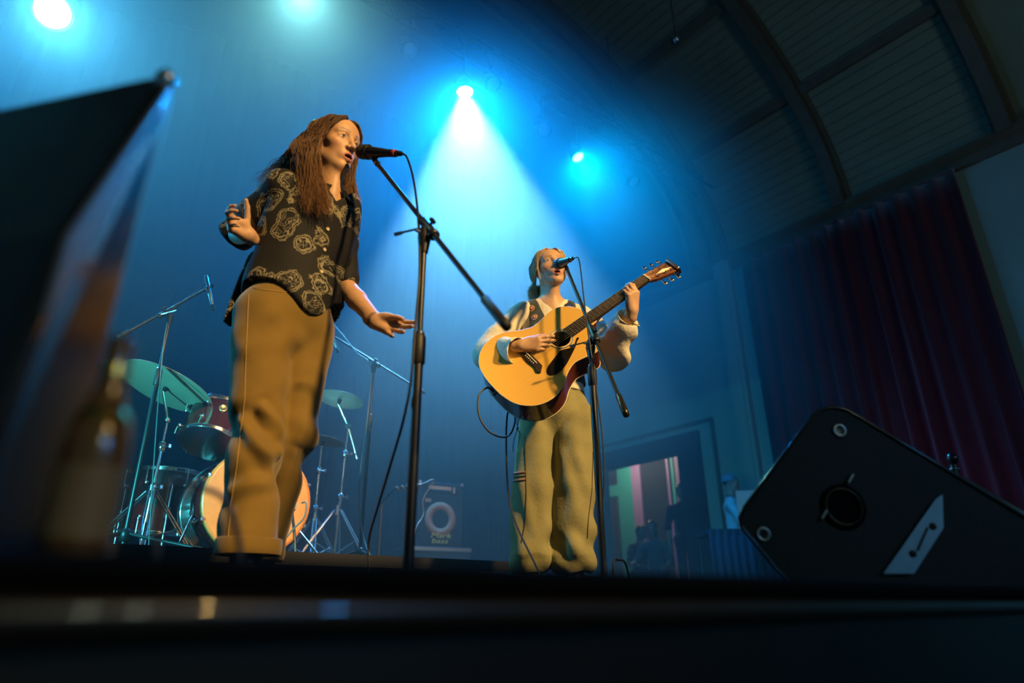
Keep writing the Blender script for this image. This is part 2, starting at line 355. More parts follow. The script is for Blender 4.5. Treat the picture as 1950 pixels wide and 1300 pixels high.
for q, lab in (((938, 132), 'unlit stage light on the truss right of the bright lamp, nearer to it'), ((1035, 246), 'unlit stage light on the truss between the two lit lamps, nearer the small one'), ((1205, 345), 'dark unlit lamp at the right end of the truss beside the rib'), ((780, 95), 'unlit stage light on the truss left of the bright lamp')):
    p = atY(*q, 4.5); par('stage_light', (p.x, 4.5, max(min(p.z, 5.35), 4.95)), (p.x-.4, 1.0, .5), 0, BLUE, 30, 0, lab, on=False, s=.85)
# upper left lamp on a short bar further upstage
p = atY(100, 22, 6.0)
rb = empty('rear_lamp_bar', (p.x, 6.2, p.z+.42), 0, 'short lamp bar hung behind the lamp in the top left corner', 'bar'); MB().cyl((p.x-1.0, 6.0, p.z+.42), (p.x+.35, 6.0, p.z+.42), .025).build('bar', M['black'], rb)
par('stage_light', (p.x, 6.0, p.z), (.5, 1.0, .2), 380, CYAN, 60, 60, 'bright blue stage light glowing in the top left corner', s=1.7, rail_z=p.z+.42)
# added unseen lamp tower in the left wing: blue floods for rim light and haze
tw = empty('added_lamp_tower', (-1.35, 4.3, 0), 0, 'added unseen black lamp tower in the left wing carrying three blue floods', 'lamp tower')
MB().cyl((-1.35, 4.3, 0), (-1.35, 4.3, 4.6), .03).build('pole', M['black'], tw); MB().lathe((-1.35, 4.3, 0), (0, 0, 1), [(0, .3), (.02, .3), (.04, .05)]).build('base', M['black'], tw)
for zz, tg, pw, sz in ((1.7, (.9, 2.3, 1.1), 250, 55), (3.0, (3.4, 4.6, 2.6), 330, 100), (4.3, (3.6, 5.2, 2.0), 240, 100)):
    r_ = par('flood', (-1.15, 4.3, zz), tg, pw, BLUE if zz > 2 else (.03, .46, .9), sz, 6, None, s=.8, rail_z=zz+.02, blend=1.0)
    for kk in ('category',): del r_[kk]
    r_.parent = tw; r_.matrix_parent_inverse = Matrix.Translation((-1.35, 4.3, 0)).inverted()
# added unseen teal lamp in the left wing to brighten the drum kit
fl_ = par('floor_light', (-.62, 2.55, .55), (1.5, 3.9, .75), 300, (.06, .72, .80), 70, 5, 'added unseen teal lamp in the left wing aimed at the drum kit', s=.7, rail_z=.40, blend=1.0)
MB().cyl((-.62, 2.55, 0), (-.62, 2.55, .45), .012).lathe((-.62, 2.55, 0), ZV, [(0, .12), (.02, .11), (.025, .02)], 20).build('stand', M['black'], fl_)
# red floor lamp washing the foot of the curtain
rl_ = par('floor_light', (6.6, 2.6, .25), (8.0, 2.7, 1.4), 7, (1.0, .10, .16), 100, 3, 'red floor lamp washing the foot of the curtain', s=.6, rail_z=.12, blend=1.0)
MB().lathe((6.6, 2.6, 0), ZV, [(0, .10), (.02, .10), (.03, .02), (.13, .02)], 16).build('stand', M['black'], rl_)
# added unseen globe lamps behind the camera, placed to glint in the stage nosing
M['glint_w'] = mat('glint_white', (.9, .9, .8), .4, emit=((.80, .90, .66), 50)); M['glint_b'] = mat('glint_blue', (.3, .5, .9), .4, emit=((.05, .38, 1.0), 120))
for xx, m_, lab in ((1.08, 'glint_w', 'added unseen white globe lamp at the back of the hall, right of the other white one'), (.76, 'glint_w', 'added unseen white globe lamp at the back of the hall nearest the left wall'), (2.55, 'glint_b', 'added unseen blue globe lamp at the back of the hall')):
    pe = empty('glint_lamp', (xx, -4.2, 2.2), 0, lab, 'lamp'); MB().ball((xx, -4.2, 2.2), .10 if m_ == 'glint_w' else .13, 18, 12).build('globe', M[m_], pe); MB().cyl((xx, -4.2, 2.29), (xx, -4.2, 7.3), .006, n=6).build('cord', M['black'], pe)
# small mirror ball under the vault
pb = atY(1287, 75, 3.2)
mb = empty('ceiling_spotlight', (pb.x, pb.y, pb.z), 0, 'small round glinting lamp hanging alone under the vaulted ceiling', 'lamp')
MB().ball((pb.x, pb.y, pb.z), .055, 14, 10).build('globe', M['chrome'], mb)
MB().cyl((pb.x, pb.y, pb.z+.05), (pb.x, pb.y, 7.6), .006, n=6).build('cord', M['black'], mb)
# ================================================================== smooth solid modelling for bodies and clothes
N3 = lambda *a: np.array(a, dtype=float)
_RZ = np.array([[R0.x, HV.x, 0], [R0.y, HV.y, 0], [0, 0, 1.]])       # (u right, v away, z) -> place
def PV(x, y, v):
    p = P(x, y, v); return N3(p.dot(R0), v, p.z)
def W3(p): q = _RZ @ np.asarray(p, float); return Vector(q)
def nz(v): v = np.asarray(v, float); return v/np.linalg.norm(v)
def rc(a, b, r1, r2=None, k=.02, flat=None, op=1):
    return dict(t='rc', a=np.asarray(a, float), b=np.asarray(b, float), r1=r1, r2=r1 if r2 is None else r2, k=k, flat=flat, op=op)
def el(c, r, k=.02, M=None, op=1):
    return dict(t='el', c=np.asarray(c, float), r=np.asarray(r, float) if np.ndim(r) else np.full(3, float(r)), k=k, M=M, op=op)
def sub(p): p['op'] = -1; return p
def xf(prims, Mx, c, s=1.0):       # move prims from a local frame (columns of Mx) to c
    out = []
    for p in prims:
        q = dict(p); q['k'] = p['k']*s
        if p['t'] == 'rc':
            q['a'] = c + Mx @ (p['a']*s); q['b'] = c + Mx @ (p['b']*s); q['r1'] = p['r1']*s; q['r2'] = p['r2']*s
            if p['flat']: q['flat'] = (Mx @ np.asarray(p['flat'][0], float), p['flat'][1])
        else:
            q['c'] = c + Mx @ (p['c']*s); q['r'] = p['r']*s; q['M'] = Mx if p['M'] is None else Mx @ p['M']
        out.append(q)
    return out
def pdist(p, X):
    if p['t'] == 'rc':
        pa = X - p['a']; ba = p['b'] - p['a']; l2 = max(ba @ ba, 1e-12)
        if p['flat'] is not None:
            e, q = p['flat']; pe = pa @ e; be = ba @ e
            h = np.clip((pa @ ba)/l2, 0, 1); dd = pa - h[:, None]*ba; de = dd @ e
            return np.sqrt(np.maximum((dd*dd).sum(1) - de*de, 0) + (de/q)**2) - (p['r1'] + (p['r2']-p['r1'])*h)
        h = np.clip((pa @ ba)/l2, 0, 1); dd = pa - h[:, None]*ba
        return np.sqrt((dd*dd).sum(1)) - (p['r1'] + (p['r2']-p['r1'])*h)
    q = X - p['c']
    if p['M'] is not None: q = q @ p['M']
    a = q/p['r']; k0 = np.sqrt((a*a).sum(1)); k1 = np.sqrt(((a/p['r'])**2).sum(1))+1e-9
    return np.where(k0 < .2, k0-1., 1.)*0 + k0*(k0-1)/k1
def combine(ds, prims):
    D = None
    for d, p in zip(ds, prims):
        if D is None: D = d.copy(); continue
        k = p['k']
        if p['op'] > 0: h = np.clip(.5+.5*(D-d)/k, 0, 1); D = D*(1-h) + d*h - k*h*(1-h)
        else: nd = -d; h = np.clip(.5-.5*(D-nd)/k, 0, 1); D = D*(1-h) + nd*h + k*h*(1-h)
    return D
def sdf_mesh(prims, vox, n=16, clip=None):
    """surface nets over sparse blocks; returns vertices, quads. clip: function(X)->distance to intersect with"""
    lo = np.full(3, 1e9); hi = -lo
    for p in prims:
        if p['op'] < 0: continue
        if p['t'] == 'rc':
            for q, r in ((p['a'], p['r1']), (p['b'], p['r2'])): lo = np.minimum(lo, q-r); hi = np.maximum(hi, q+r)
        else: r = p['r'].max(); lo = np.minimum(lo, p['c']-r); hi = np.maximum(hi, p['c']+r)
    lo -= .03; hi += .03; B = n*vox; nb = np.ceil((hi-lo)/B).astype(int)
    g = np.stack(np.meshgrid(*[np.arange(m) for m in nb], indexing='ij'), -1).reshape(-1, 3)
    cen = lo + (g+.5)*B; Rb = B*math.sqrt(3)/2
    ds = [pdist(p, cen) for p in prims]; D = combine(ds, prims)
    act = np.where(np.abs(D) < Rb*1.9+.012)[0]; dsm = np.stack(ds)
    e = np.arange(n+1)*vox; off = np.stack(np.meshgrid(e, e, e, indexing='ij'), -1).reshape(-1, 3)
    S = 4096; ids = []; vs = []; quads = []
    for b in act:
        org = lo + g[b]*B; dm = dsm[:, b]; mn = min(dm[i] for i, p in enumerate(prims) if p['op'] > 0)
        use = [i for i, p in enumerate(prims) if (dm[i] < mn + 3.4*Rb + p['k'] if p['op'] > 0 else dm[i] < 1.9*Rb + p['k'])]
        if not any(prims[i]['op'] > 0 for i in use): continue
        if prims[use[0]]['op'] < 0: use.sort(key=lambda i: (prims[i]['op'] < 0, i))
        X = org + off; pr = [prims[i] for i in use]; d = combine([pdist(p, X) for p in pr], pr)
        if clip is not None: d = np.maximum(d, clip(X))
        d = d.reshape(n+1, n+1, n+1); s = d < 0
        if s.all() or not s.any(): continue
        cnt = np.zeros((n, n, n)); pos = np.zeros((n, n, n, 3)); any_ = np.zeros((n, n, n), bool)
        for ax in range(3):
            for o1 in (0, 1):
                for o2 in (0, 1):
                    sl0 = [0, 0, 0]; others = [q for q in range(3) if q != ax]
                    st = [0, 0, 0]; st[others[0]] = o1; st[others[1]] = o2
                    A = d[st[0]:st[0]+n, st[1]:st[1]+n, st[2]:st[2]+n]; st2 = list(st); st2[ax] += 1
                    Bd = d[st2[0]:st2[0]+n, st2[1]:st2[1]+n, st2[2]:st2[2]+n]
                    cr = (A < 0) != (Bd < 0); t = np.where(cr, A/np.where(cr, A-Bd, 1), 0)
                    cnt += cr; pos[..., ax] += np.where(cr, t, 0); pos[..., others[0]] += cr*o1; pos[..., others[1]] += cr*o2
        m = cnt > 0; I, J, K = np.where(m); G = g[b]*n
        pv = org + (np.stack([I, J, K], -1) + pos[m]/cnt[m][:, None])*vox
        ids.append(((I+G[0]+1)*S + J+G[1]+1)*S + K+G[2]+1); vs.append(pv)
        for ax in range(3):
            o = [q for q in range(3) if q != ax]; sa = [slice(0, n)]*3; sb = [slice(0, n)]*3; sb[ax] = slice(1, n+1)
            A = s[tuple(sa)]; Bs = s[tuple(sb)]; cr = A != Bs; I, J, K = np.where(cr); inside = A[cr]
            c = np.stack([I, J, K], -1) + G + 1
            def cid(d1, d2): q = c.copy(); q[:, o[0]] -= d1; q[:, o[1]] -= d2; return (q[:, 0]*S + q[:, 1])*S + q[:, 2]
            Q = np.stack([cid(1, 1), cid(0, 1), cid(0, 0), cid(1, 0)], -1); fl = inside if ax != 1 else ~inside
            Q[~fl] = Q[~fl][:, ::-1]; quads.append(Q)
    ids = np.concatenate(ids); vs = np.concatenate(vs); quads = np.concatenate(quads)
    order = np.argsort(ids); ids = ids[order]; vs = vs[order]
    ix = np.searchsorted(ids, quads); ix = np.minimum(ix, len(ids)-1); ok = (ids[ix] == quads).all(1); F = ix[ok]
    return vs, F
def vnormals(V, F):
    n = np.cross(V[F[:, 2]]-V[F[:, 0]], V[F[:, 3]]-V[F[:, 1]]); N = np.zeros_like(V)
    for c in range(4): np.add.at(N, F[:, c], n)
    return N/np.maximum(np.linalg.norm(N, axis=1), 1e-12)[:, None]
def relax(V, F, it=1, w=.5):
    for _ in range(it):
        S = np.zeros_like(V); C = np.zeros(len(V))
        for a, b in ((0, 1), (1, 2), (2, 3), (3, 0)):
            np.add.at(S, F[:, a], V[F[:, b]]); np.add.at(C, F[:, a], 1); np.add.at(S, F[:, b], V[F[:, a]]); np.add.at(C, F[:, b], 1)
        ok = C > 0; V = V.copy(); V[ok] = V[ok]*(1-w) + w*S[ok]/C[ok][:, None]
    return V
def npmesh(name, V, F, material, parent=None, col=None, local=True, smooth=True):
    """V in (u,v,z) when local, else in the place"""
    Wd = (V @ _RZ.T) if local else V
    if parent is not None:
        inv = np.array(wm(parent).inverted()); Wd = Wd @ inv[:3, :3].T + inv[:3, 3]
    me = bpy.data.meshes.new(name); me.vertices.add(len(Wd)); me.vertices.foreach_set('co', np.ascontiguousarray(Wd, dtype=np.float32).ravel())
    k = F.shape[1]; me.loops.add(F.size); me.loops.foreach_set('vertex_index', np.ascontiguousarray(F, dtype=np.int32).ravel())
    me.polygons.add(len(F)); me.polygons.foreach_set('loop_start', np.arange(0, F.size, k, dtype=np.int32)); me.polygons.foreach_set('loop_total', np.full(len(F), k, dtype=np.int32))
    me.polygons.foreach_set('use_smooth', np.full(len(F), smooth)); me.update(calc_edges=True); me.validate()
    if col is not None:
        a = me.color_attributes.new('Col', 'FLOAT_COLOR', 'POINT'); a.data.foreach_set('color', np.concatenate([col, np.ones((len(col), 1))], 1).astype(np.float32).ravel())
    me.materials.append(material); o = bpy.data.objects.new(name, me); COL.objects.link(o)
    if parent is not None: o.parent = parent
    return o
def attr_mat(name, rough=.5, spec=.4, sss=0., bump=None, sheen=0.):
    m = mat(name, (.5, .5, .5), rough, 0, spec, bump=bump, sheen=sheen); nt = m.node_tree; b = nt.nodes['Principled BSDF']
    a = nt.nodes.new('ShaderNodeAttribute'); a.attribute_name = 'Col'; n = nt.nodes.new('ShaderNodeTexNoise'); n.inputs['Scale'].default_value = 60
    mx = nt.nodes.new('ShaderNodeMix'); mx.data_type = 'RGBA'; mx.blend_type = 'MULTIPLY'; mx.inputs[0].default_value = .25
    tc = nt.nodes.new('ShaderNodeTexCoord'); nt.links.new(tc.outputs['Object'], n.inputs['Vector'])
    nt.links.new(a.outputs['Color'], mx.inputs[6]); nt.links.new(n.outputs['Fac'], mx.inputs[7]); nt.links.new(mx.outputs[2], b.inputs['Base Color'])
    if sss: b.inputs['Subsurface Weight'].default_value = sss; b.inputs['Subsurface Radius'].default_value = (1, .35, .2); b.inputs['Subsurface Scale'].default_value = .006
    return m
# ------------------------------------------------------------------ head, hands
def head_prims(mouth=.0055, gape=0.0):
    L = [el((0, -.018, .036), (.072, .092, .080), .03), el((0, .028, -.030), (.057, .062, .080), .03), el((0, .044, .040), (.056, .042, .046), .03)]
    for s in (-1, 1):
        L += [rc((s*.046, -.002, -.056), (s*.016, .064, -.098-gape), .017, .013, .024), el((s*.042, .050, -.019), (.022, .022, .019), .02)]
    L += [el((0, .070, -.099-gape), (.019, .015, .014), .018)]
    for s in (-1, 1): L += [rc((s*.012, .0815, .0205), (s*.044, .067, .0205), .0075, .0065, .014)]
    for s in (-1, 1): L += [sub(el((s*.031, .095, .001), (.0185, .0165, .0115), .012))]
    for s in (-1, 1): L += [el((s*.031, .0695, .001), (.0125, .0125, .0125), .003), rc((s*.0175, .0775, .0045), (s*.031, .0805, .0085), .0033, .0040, .003), rc((s*.031, .0805, .0085), (s*.046, .0735, .003), .0040, .003, .003), rc((s*.018, .077, -.004), (s*.044, .073, -.0055), .004, .0035, .005)]
    L += [rc((0, .080, .016), (0, .1025, -.028), .0075, .0088, .012), el((0, .1055, -.0335), .0096, .006)]
    for s in (-1, 1): L += [el((s*.0122, .0935, -.0365), (.0072, .0100, .0072), .006)]
    for s in (-1, 1): L += [sub(el((s*.0062, .1010, -.0438), (.0040, .0052, .0038), .003))]
    L += [el((0, .072, -.066), (.030, .020, .022), .012)]
    for s in (-1, 1): L += [rc((s*.0205, .0815, -.0660), (s*.004, .0915, -.0585+gape*.1), .0032, .0056, .005), rc((s*.0185, .0805, -.0700-gape*.6), (0, .0895, -.0785-gape), .0032, .0066, .005)]
    L += [sub(el((0, .093, -.0685-gape*.45), (.0165, .020, mouth), .003))]
    for s in (-1, 1):
        ra = R(18); Me = np.array([[math.cos(ra*s), -math.sin(ra*s), 0], [math.sin(ra*s), math.cos(ra*s), 0], [0, 0, 1]])
        L += [el((s*.075, -.014, -.010), (.009, .017, .030), .008, Me), sub(el((s*.083, -.008, -.006), (.006, .010, .018), .005, Me))]
    return L
def head_paint(V, Mx, c, s, skin, hairc, hairfn, lip=(.50, .17, .15), browc=(.06, .035, .02), mouth=.0055, gape=0., base=None):
    X = ((V-c) @ Mx)/s; x, y, z = X.T; ax = np.abs(x); col = np.tile(np.array(skin), (len(V), 1)) if base is None else base.copy()
    def mixc(mask, cc): col[:] = col*(1-mask[:, None]) + np.array(cc)*mask[:, None]
    sm = lambda e0, e1, t: np.clip((t-e0)/(e1-e0), 0, 1)
    fr = y > .03
    mixc(.45*np.exp(-(((ax-.045)/.02)**2 + ((z+.03)/.022)**2))*fr, (skin[0]*1.0, skin[1]*.62, skin[2]*.58))
    lipm = (1-sm(.0, 1.0, np.maximum(((ax/.0235)**2 + ((z+.0685+gape*.5)/(.0145+gape*.55))**2)-.75, 0)/.35))*(y > .074)
    mixc(np.clip(lipm, 0, 1)*.95, lip)
    inm = ((ax/.0165)**2 + ((z+.0685+gape*.45)/(mouth+.0006))**2 < 1.0) & (y > .05) & (y < .0895); mixc(inm.astype(float), (.05, .012, .01))
    ey = np.sqrt(((ax-.031)/.0135)**2 + ((z-.0008)/.0052)**2); mixc((1-sm(.8, 1.05, ey))*(y > .06), (.55, .50, .46))
    ir = np.sqrt((ax-.031)**2 + (z-.0012)**2); mixc((1-sm(.0045, .0056, ir))*(y > .06)*(ey < 1.05), (.05, .03, .02))
    lash = np.exp(-((z-(.0062-.9*(np.abs(ax-.031)**2)/.02))/.0017)**2)*(np.abs(ax-.031) < .0165)*(y > .06); mixc(lash*.9, (.02, .012, .01))
    lash2 = np.exp(-((z+.0052-.4*(np.abs(ax-.031)**2)/.02)/.0012)**2)*(np.abs(ax-.031) < .014)*(y > .06); mixc(lash2*.55, (.05, .03, .02))
    bz = .0225 + .005*np.sin(np.clip((ax-.012)/.036, 0, 1)*2.4); brow = np.exp(-((z-bz)/.0032)**2)*sm(.010, .014, ax)*(1-sm(.044, .050, ax))*(y > .045); mixc(brow*.8, browc)
    hm_ = hairfn(x, y, z); mixc(hm_, hairc)
    return col
def hand_prims(wr, d, n, thumb, curls, spread=(.10, .03, -.04, -.12), sc=.92, tpose=(.75, .55, .25, .3, .25)):
    """wr wrist; d towards the fingers; n out of the palm; thumb axis; curls per finger (mcp, pip, dip) in degrees"""
    d = nz(d); s = nz(thumb - d*np.dot(thumb, d)); n_ = np.cross(d, s); n_ = n_*np.sign(n_ @ n); L = []
    offs = (.026, .009, -.009, -.0255); klen = (.084, .087, .081, .072); ph = ((.042, .026, .021), (.046, .030, .022), (.042, .028, .021), (.033, .021, .018)); rr = (.0092, .0093, .0088, .0080)
    L += [rc(wr - d*.03*sc, wr + d*.02*sc, .024*sc, .025*sc, .015, (n_, .74))]
    for i in range(4):
        kn = wr + (d*klen[i] + s*offs[i] - n_*.003)*sc; b0 = wr + (d*.012 + s*offs[i]*.55)*sc
        L += [rc(b0, kn, .0145*sc, .0112*sc, .014)]
    L += [el(wr + (d*.045 + s*.022 + n_*.010)*sc, (.024*sc, .015*sc, .014*sc), .012, np.stack([d, s, n_], 1)), el(wr + (d*.045 - s*.020 + n_*.008)*sc, (.028*sc, .011*sc, .011*sc), .012, np.stack([d, s, n_], 1))]
    for i in range(4):
        p = wr + (d*klen[i] + s*offs[i] - n_*.002)*sc; a = 0; fd = nz(d + s*spread[i])
        for j in range(3):
            a += R(curls[i][j]); q = p + (fd*math.cos(a) + n_*math.sin(a))*ph[i][j]*sc
            L += [rc(p, q, rr[i]*sc*(1-.10*j), rr[i]*sc*(1-.10*(j+1)), .003 if j else .006)]; p = q
    tb = wr + (d*.020 + s*.020 + n_*.006)*sc; t1 = nz(d*tpose[0] + s*tpose[1] + n_*tpose[2]); p = tb; t = t1
    for j, (ln, r1, r2) in enumerate(((.044, .0135, .0112), (.034, .0108, .0098), (.027, .0096, .0078))):
        if j: t = nz(t + (d*tpose[3] - s*.10 + n_*tpose[4])*(.6 if j == 1 else .8))
        q = p + t*ln*sc; L += [rc(p, q, r1*sc, r2*sc, .010 if j == 0 else .003)]; p = q
    return L
def frame3(fwd, up=(0, 0, 1), roll=0.):     # columns: right, forward, up
    f = nz(fwd); r = nz(np.cross(f, up)); u = np.cross(r, f); c, s_ = math.cos(roll), math.sin(roll)
    return np.stack([r*c + u*s_, f, u*c - r*s_], 1)
def strands(paths, r0, n=3, tip=.25):
    """paths: list of (k,3) arrays in (u,v,z) -> tapered tubes as one mesh"""
    V = []; F = []; base = 0
    for i, p in enumerate(paths):
        k = len(p); t = np.gradient(p, axis=0); t /= np.maximum(np.linalg.norm(t, axis=1), 1e-9)[:, None]
        a = np.cross(t, N3(.3, .9, .2)); a /= np.maximum(np.linalg.norm(a, axis=1), 1e-9)[:, None]; b = np.cross(t, a)
        rr = (r0[i] if np.ndim(r0) else r0)*(1-(1-tip)*np.linspace(0, 1, k)**2)
        for q in range(n): an = 2*math.pi*q/n; V.append(p + (a*math.cos(an) + b*math.sin(an))*rr[:, None])
        idx = base + np.arange(n*k).reshape(n, k)
        for q in range(n):
            u0, u1 = idx[q], idx[(q+1) % n]; F.append(np.stack([u0[:-1], u1[:-1], u1[1:], u0[1:]], 1))
        base += n*k
    return np.concatenate(V), np.concatenate(F)
def crom(P_, k):
    P_ = np.asarray(P_, float); m = len(P_); t = np.linspace(0, m-1-1e-6, k); i = t.astype(int); f = (t-i)[:, None]
    g = lambda j: P_[np.clip(j, 0, m-1)]
    p0, p1, p2, p3 = g(i-1), g(i), g(i+1), g(i+2)
    return .5*(2*p1 + (p2-p0)*f + (2*p0-5*p1+4*p2-p3)*f**2 + (3*p1-p0-3*p2+p3)*f**3)
def fold(X, dirs, amp, seed=0):            # wrinkles: warped sine ridges along given directions
    rs = np.random.RandomState(seed); out = np.zeros(len(X))
    wv = sum(np.sin(X @ rs.randn(3)*q*6 + rs.rand()*6)/q for q in (1, 2, 3))
    for (dv, fr, a) in dirs:
        ph = rs.rand()*6; m = .5+.5*np.sin(X @ (rs.randn(3)*7) + rs.rand()*6); out += a*m*np.sin((X @ np.asarray(dv))*fr + 1.1*wv + ph)
    return out*amp
# ================================================================== singer in the dark printed shirt
S1 = empty('person', W3((-.76, 2.0, 0)), -YAW, 'standing singer with long brown hair in dark patterned shirt and ochre corduroy trousers at microphone', 'person')
fa = R(42); ff = N3(math.sin(fa), -math.cos(fa), 0); ll = N3(math.cos(fa), math.sin(fa), 0)       # facing, her left
skin = (.60, .345, .20)
HC = PV(637, 278, 1.95); HM = frame3((.84, -.54, -.14), roll=R(-2))
Nb = PV(622, 366, 1.985); Cc = PV(588, 440, 2.0); Wc = PV(561, 545, 2.0); pel = PV(549, 598, 2.0)
SRt = PV(540, 362, 1.92); SLt = PV(653, 402, 2.10)
ERt = PV(450, 446, 2.02); WRt = PV(472, 447, 1.85); ELt = PV(652, 540, 2.10); WLt = PV(716, 611, 1.97)
body = xf(head_prims(.0055, .003), HM, HC, 1.0)
body += [rc(HC + HM @ N3(0, -.028, -.05), Nb + N3(0, 0, .0), .050, .054, .03), rc(HC + HM @ N3(0, .03, -.075), Nb + ff*.045 + N3(0, 0, -.03), .026, .03, .03),
         rc(Nb - N3(0, 0, .01) + ff*.010, Nb - N3(0, 0, .085) + ff*.026, .042, .042, .03, (ff, .8)), rc(Nb + N3(0, 0, -.06) - ll*.06, Nb + N3(0, 0, -.06) + ll*.06, .045, .045, .03), rc(Nb - N3(0, 0, .11), Wc, .095, .085, .04, (ff, .72)), rc(Wc, pel, .085, .09, .04, (ff, .8)),
         rc(SRt*.8+Nb*.2-N3(0,0,.03), SRt*.6+ERt*.4, .03, .034, .02), rc(SRt*.6+ERt*.4, ERt, .036, .038, .02), rc(ERt, WRt, .038, .026, .015), rc(SLt*.8+Nb*.2-N3(0,0,.03), SLt*.6+ELt*.4, .03, .034, .02), rc(SLt*.6+ELt*.4, ELt, .036, .037, .02), rc(ELt, (ELt*.55+WLt*.45), .038, .034, .015), rc((ELt*.55+WLt*.45), WLt, .034, .0245, .012)]
hl = nz(PV(795, 636, 1.90) - WLt)
body += hand_prims(WLt, hl, N3(.1, -1, .35), N3(.15, .2, 1), ((4, 8, 6), (10, 12, 8), (12, 14, 10), (14, 16, 10)), spread=(.10, .0, -.14, -.34), sc=.95, tpose=(.95, .10, .22, .5, .05))
hr = nz(N3(-.42, -.80, .10)); body += hand_prims(WRt, hr, N3(.8, -.5, .1), N3(.16, .1, 1), ((28, 40, 25), (34, 48, 30), (40, 52, 30), (44, 55, 30)), sc=.84, tpose=(.35, .95, .15, .25, .0))
V, F = sdf_mesh(body, .003)
hairc1 = (.050, .024, .012)
hf1 = lambda x, y, z: np.clip(((z-.070 + .9*np.clip(y-.03, 0, 1)*-0.35) + .8*np.clip(-(y-.035), 0, .08))/.006, 0, 1)*((z > -.05)|(y < -.045))*(z > -.085)
col = head_paint(V, HM, HC, 1.0, skin, hairc1, hf1, gape=.003)
M['skin'] = attr_mat('skin', .48, .4, .12, bump=(400, .04))
npmesh('body', V, F, M['skin'], S1, col)
# ---- long hair: separate locks combed from a parting, falling over the shoulders
rs = np.random.RandomState(11); paths = []; rad = []; CLP = rs.rand(70, 3)*6; CLF = rs.uniform(9, 17, 70)
hc = lambda x, y, z: HC + HM @ N3(x, y, z)
def sc_z(x, y): return .030 + .084*1.05*math.sqrt(max(.03, 1-(x/.0775)**2-((y+.018)/.0985)**2))
scalp = lambda x, y: hc(x, y, sc_z(x, y))
def push(p, grow=1.07):
    q = (p-HC) @ HM - N3(0, -.018, .030); k = np.sqrt(((q/N3(.074, .094, .084))**2).sum(1)); m = k < grow
    q[m] *= (grow/np.maximum(k[m], 1e-3))[:, None]; return HC + (q + N3(0, -.018, .030)) @ HM.T
def lock(root, mids, end, wav, jit, r):
    c = np.stack([root] + mids + [end]); p = crom(c, 22); t = np.linspace(0, 1, 22); cl_i = rs.randint(70); ph = CLP[cl_i] + rs.randn(3)*.25; fr = CLF[cl_i]
    off = np.stack([np.sin(fr*t+ph[0]), np.sin(fr*t+ph[1]), .4*np.sin(fr*t+ph[2])], 1)*(wav*1.5*t**1.2)[:, None]
    p = push(p + off); paths.append(p); rad.append(r*.62)
J = lambda s: rs.randn(3)*s
for i in range(4000):
    g = rs.rand()
    px_ = rs.uniform(-.012, .012)
    if g < .40:      # her right side, falling in front of the shoulder
        y0 = rs.uniform(-.075, .058); root = scalp(.006+abs(rs.randn())*.012, y0); a = rs.rand(); sp = rs.rand()
        m1 = hc(.060+.02*rs.rand(), y0*.75+.006, .065); m2 = hc(.082+.012*rs.rand(), y0*.55-.018, -.015); m3 = hc(.083+.03*rs.rand(), y0*.5-.022, -.085)
        end = PV(575+50*a, 372+38*rs.rand(), 1.85+.06*rs.rand()); lock(root, [m1, m2, m3 + J(.006)], end + J(.008), .012, 0, .0011+.0012*rs.rand())
    elif g < .62:    # swept back over the shoulder to the left
        y0 = rs.uniform(-.09, .0); root = scalp(.02+abs(rs.randn())*.016, y0); m1 = hc(.076, -.04, .03); m2 = hc(.095+.02*rs.rand(), -.085, -.06)
        end = PV(488+70*rs.rand()**.8, 338+25*rs.rand(), 1.99+.06*rs.rand()); lock(root, [m1, m2, (m2+end)/2 + N3(0, 0, .015*rs.rand())], end + J(.006), .010, 0, .0010+.0008*rs.rand())
    elif g < .82:    # her left side, behind the cheek and down
        y0 = rs.uniform(-.08, .055); root = scalp(-.004-abs(rs.randn())*.012, y0); m1 = hc(-.064-.012*rs.rand(), y0*.8, .055); m2 = hc(-.083-.008*rs.rand(), y0*.55-.008, -.02); m3 = hc(-.080-.012*rs.rand(), y0*.4-.01, -.09)
        end = PV(650+30*rs.rand(), 380+28*rs.rand(), 2.03+.05*rs.rand()); lock(root, [m1, m2, m3], end + J(.005), .007, 0, .0011+.0010*rs.rand())
    else:            # back of the head
        x0 = rs.uniform(-.06, .06); root = scalp(x0*.5, -.05-.03*rs.rand()); m1 = hc(x0*1.2, -.118, .03); m2 = hc(x0*1.3, -.125, -.06)
        end = PV(585+75*rs.rand(), 385+20*rs.rand(), 2.08+.04*rs.rand()); lock(root, [m1, m2], end + J(.01), .010, 0, .0012+.0010*rs.rand())
for i in range(0):   # flyaway hairs
    a = rs.uniform(0, 2*math.pi); root = scalp(.06*math.cos(a), -.018+.07*math.sin(a)); d_ = (root-HC)/np.linalg.norm(root-HC); side = 1 if rs.rand() < .6 else -1
    m1 = root + d_*.003 + J(.002); m2 = hc(side*(.095+.02*rs.rand()), -.03+.05*rs.rand(), -.03-.08*rs.rand()); lock(root, [m1, m2], m2 + N3(*J(.02)[:2], -.10-.05*rs.rand()), .006, 0, .0003)
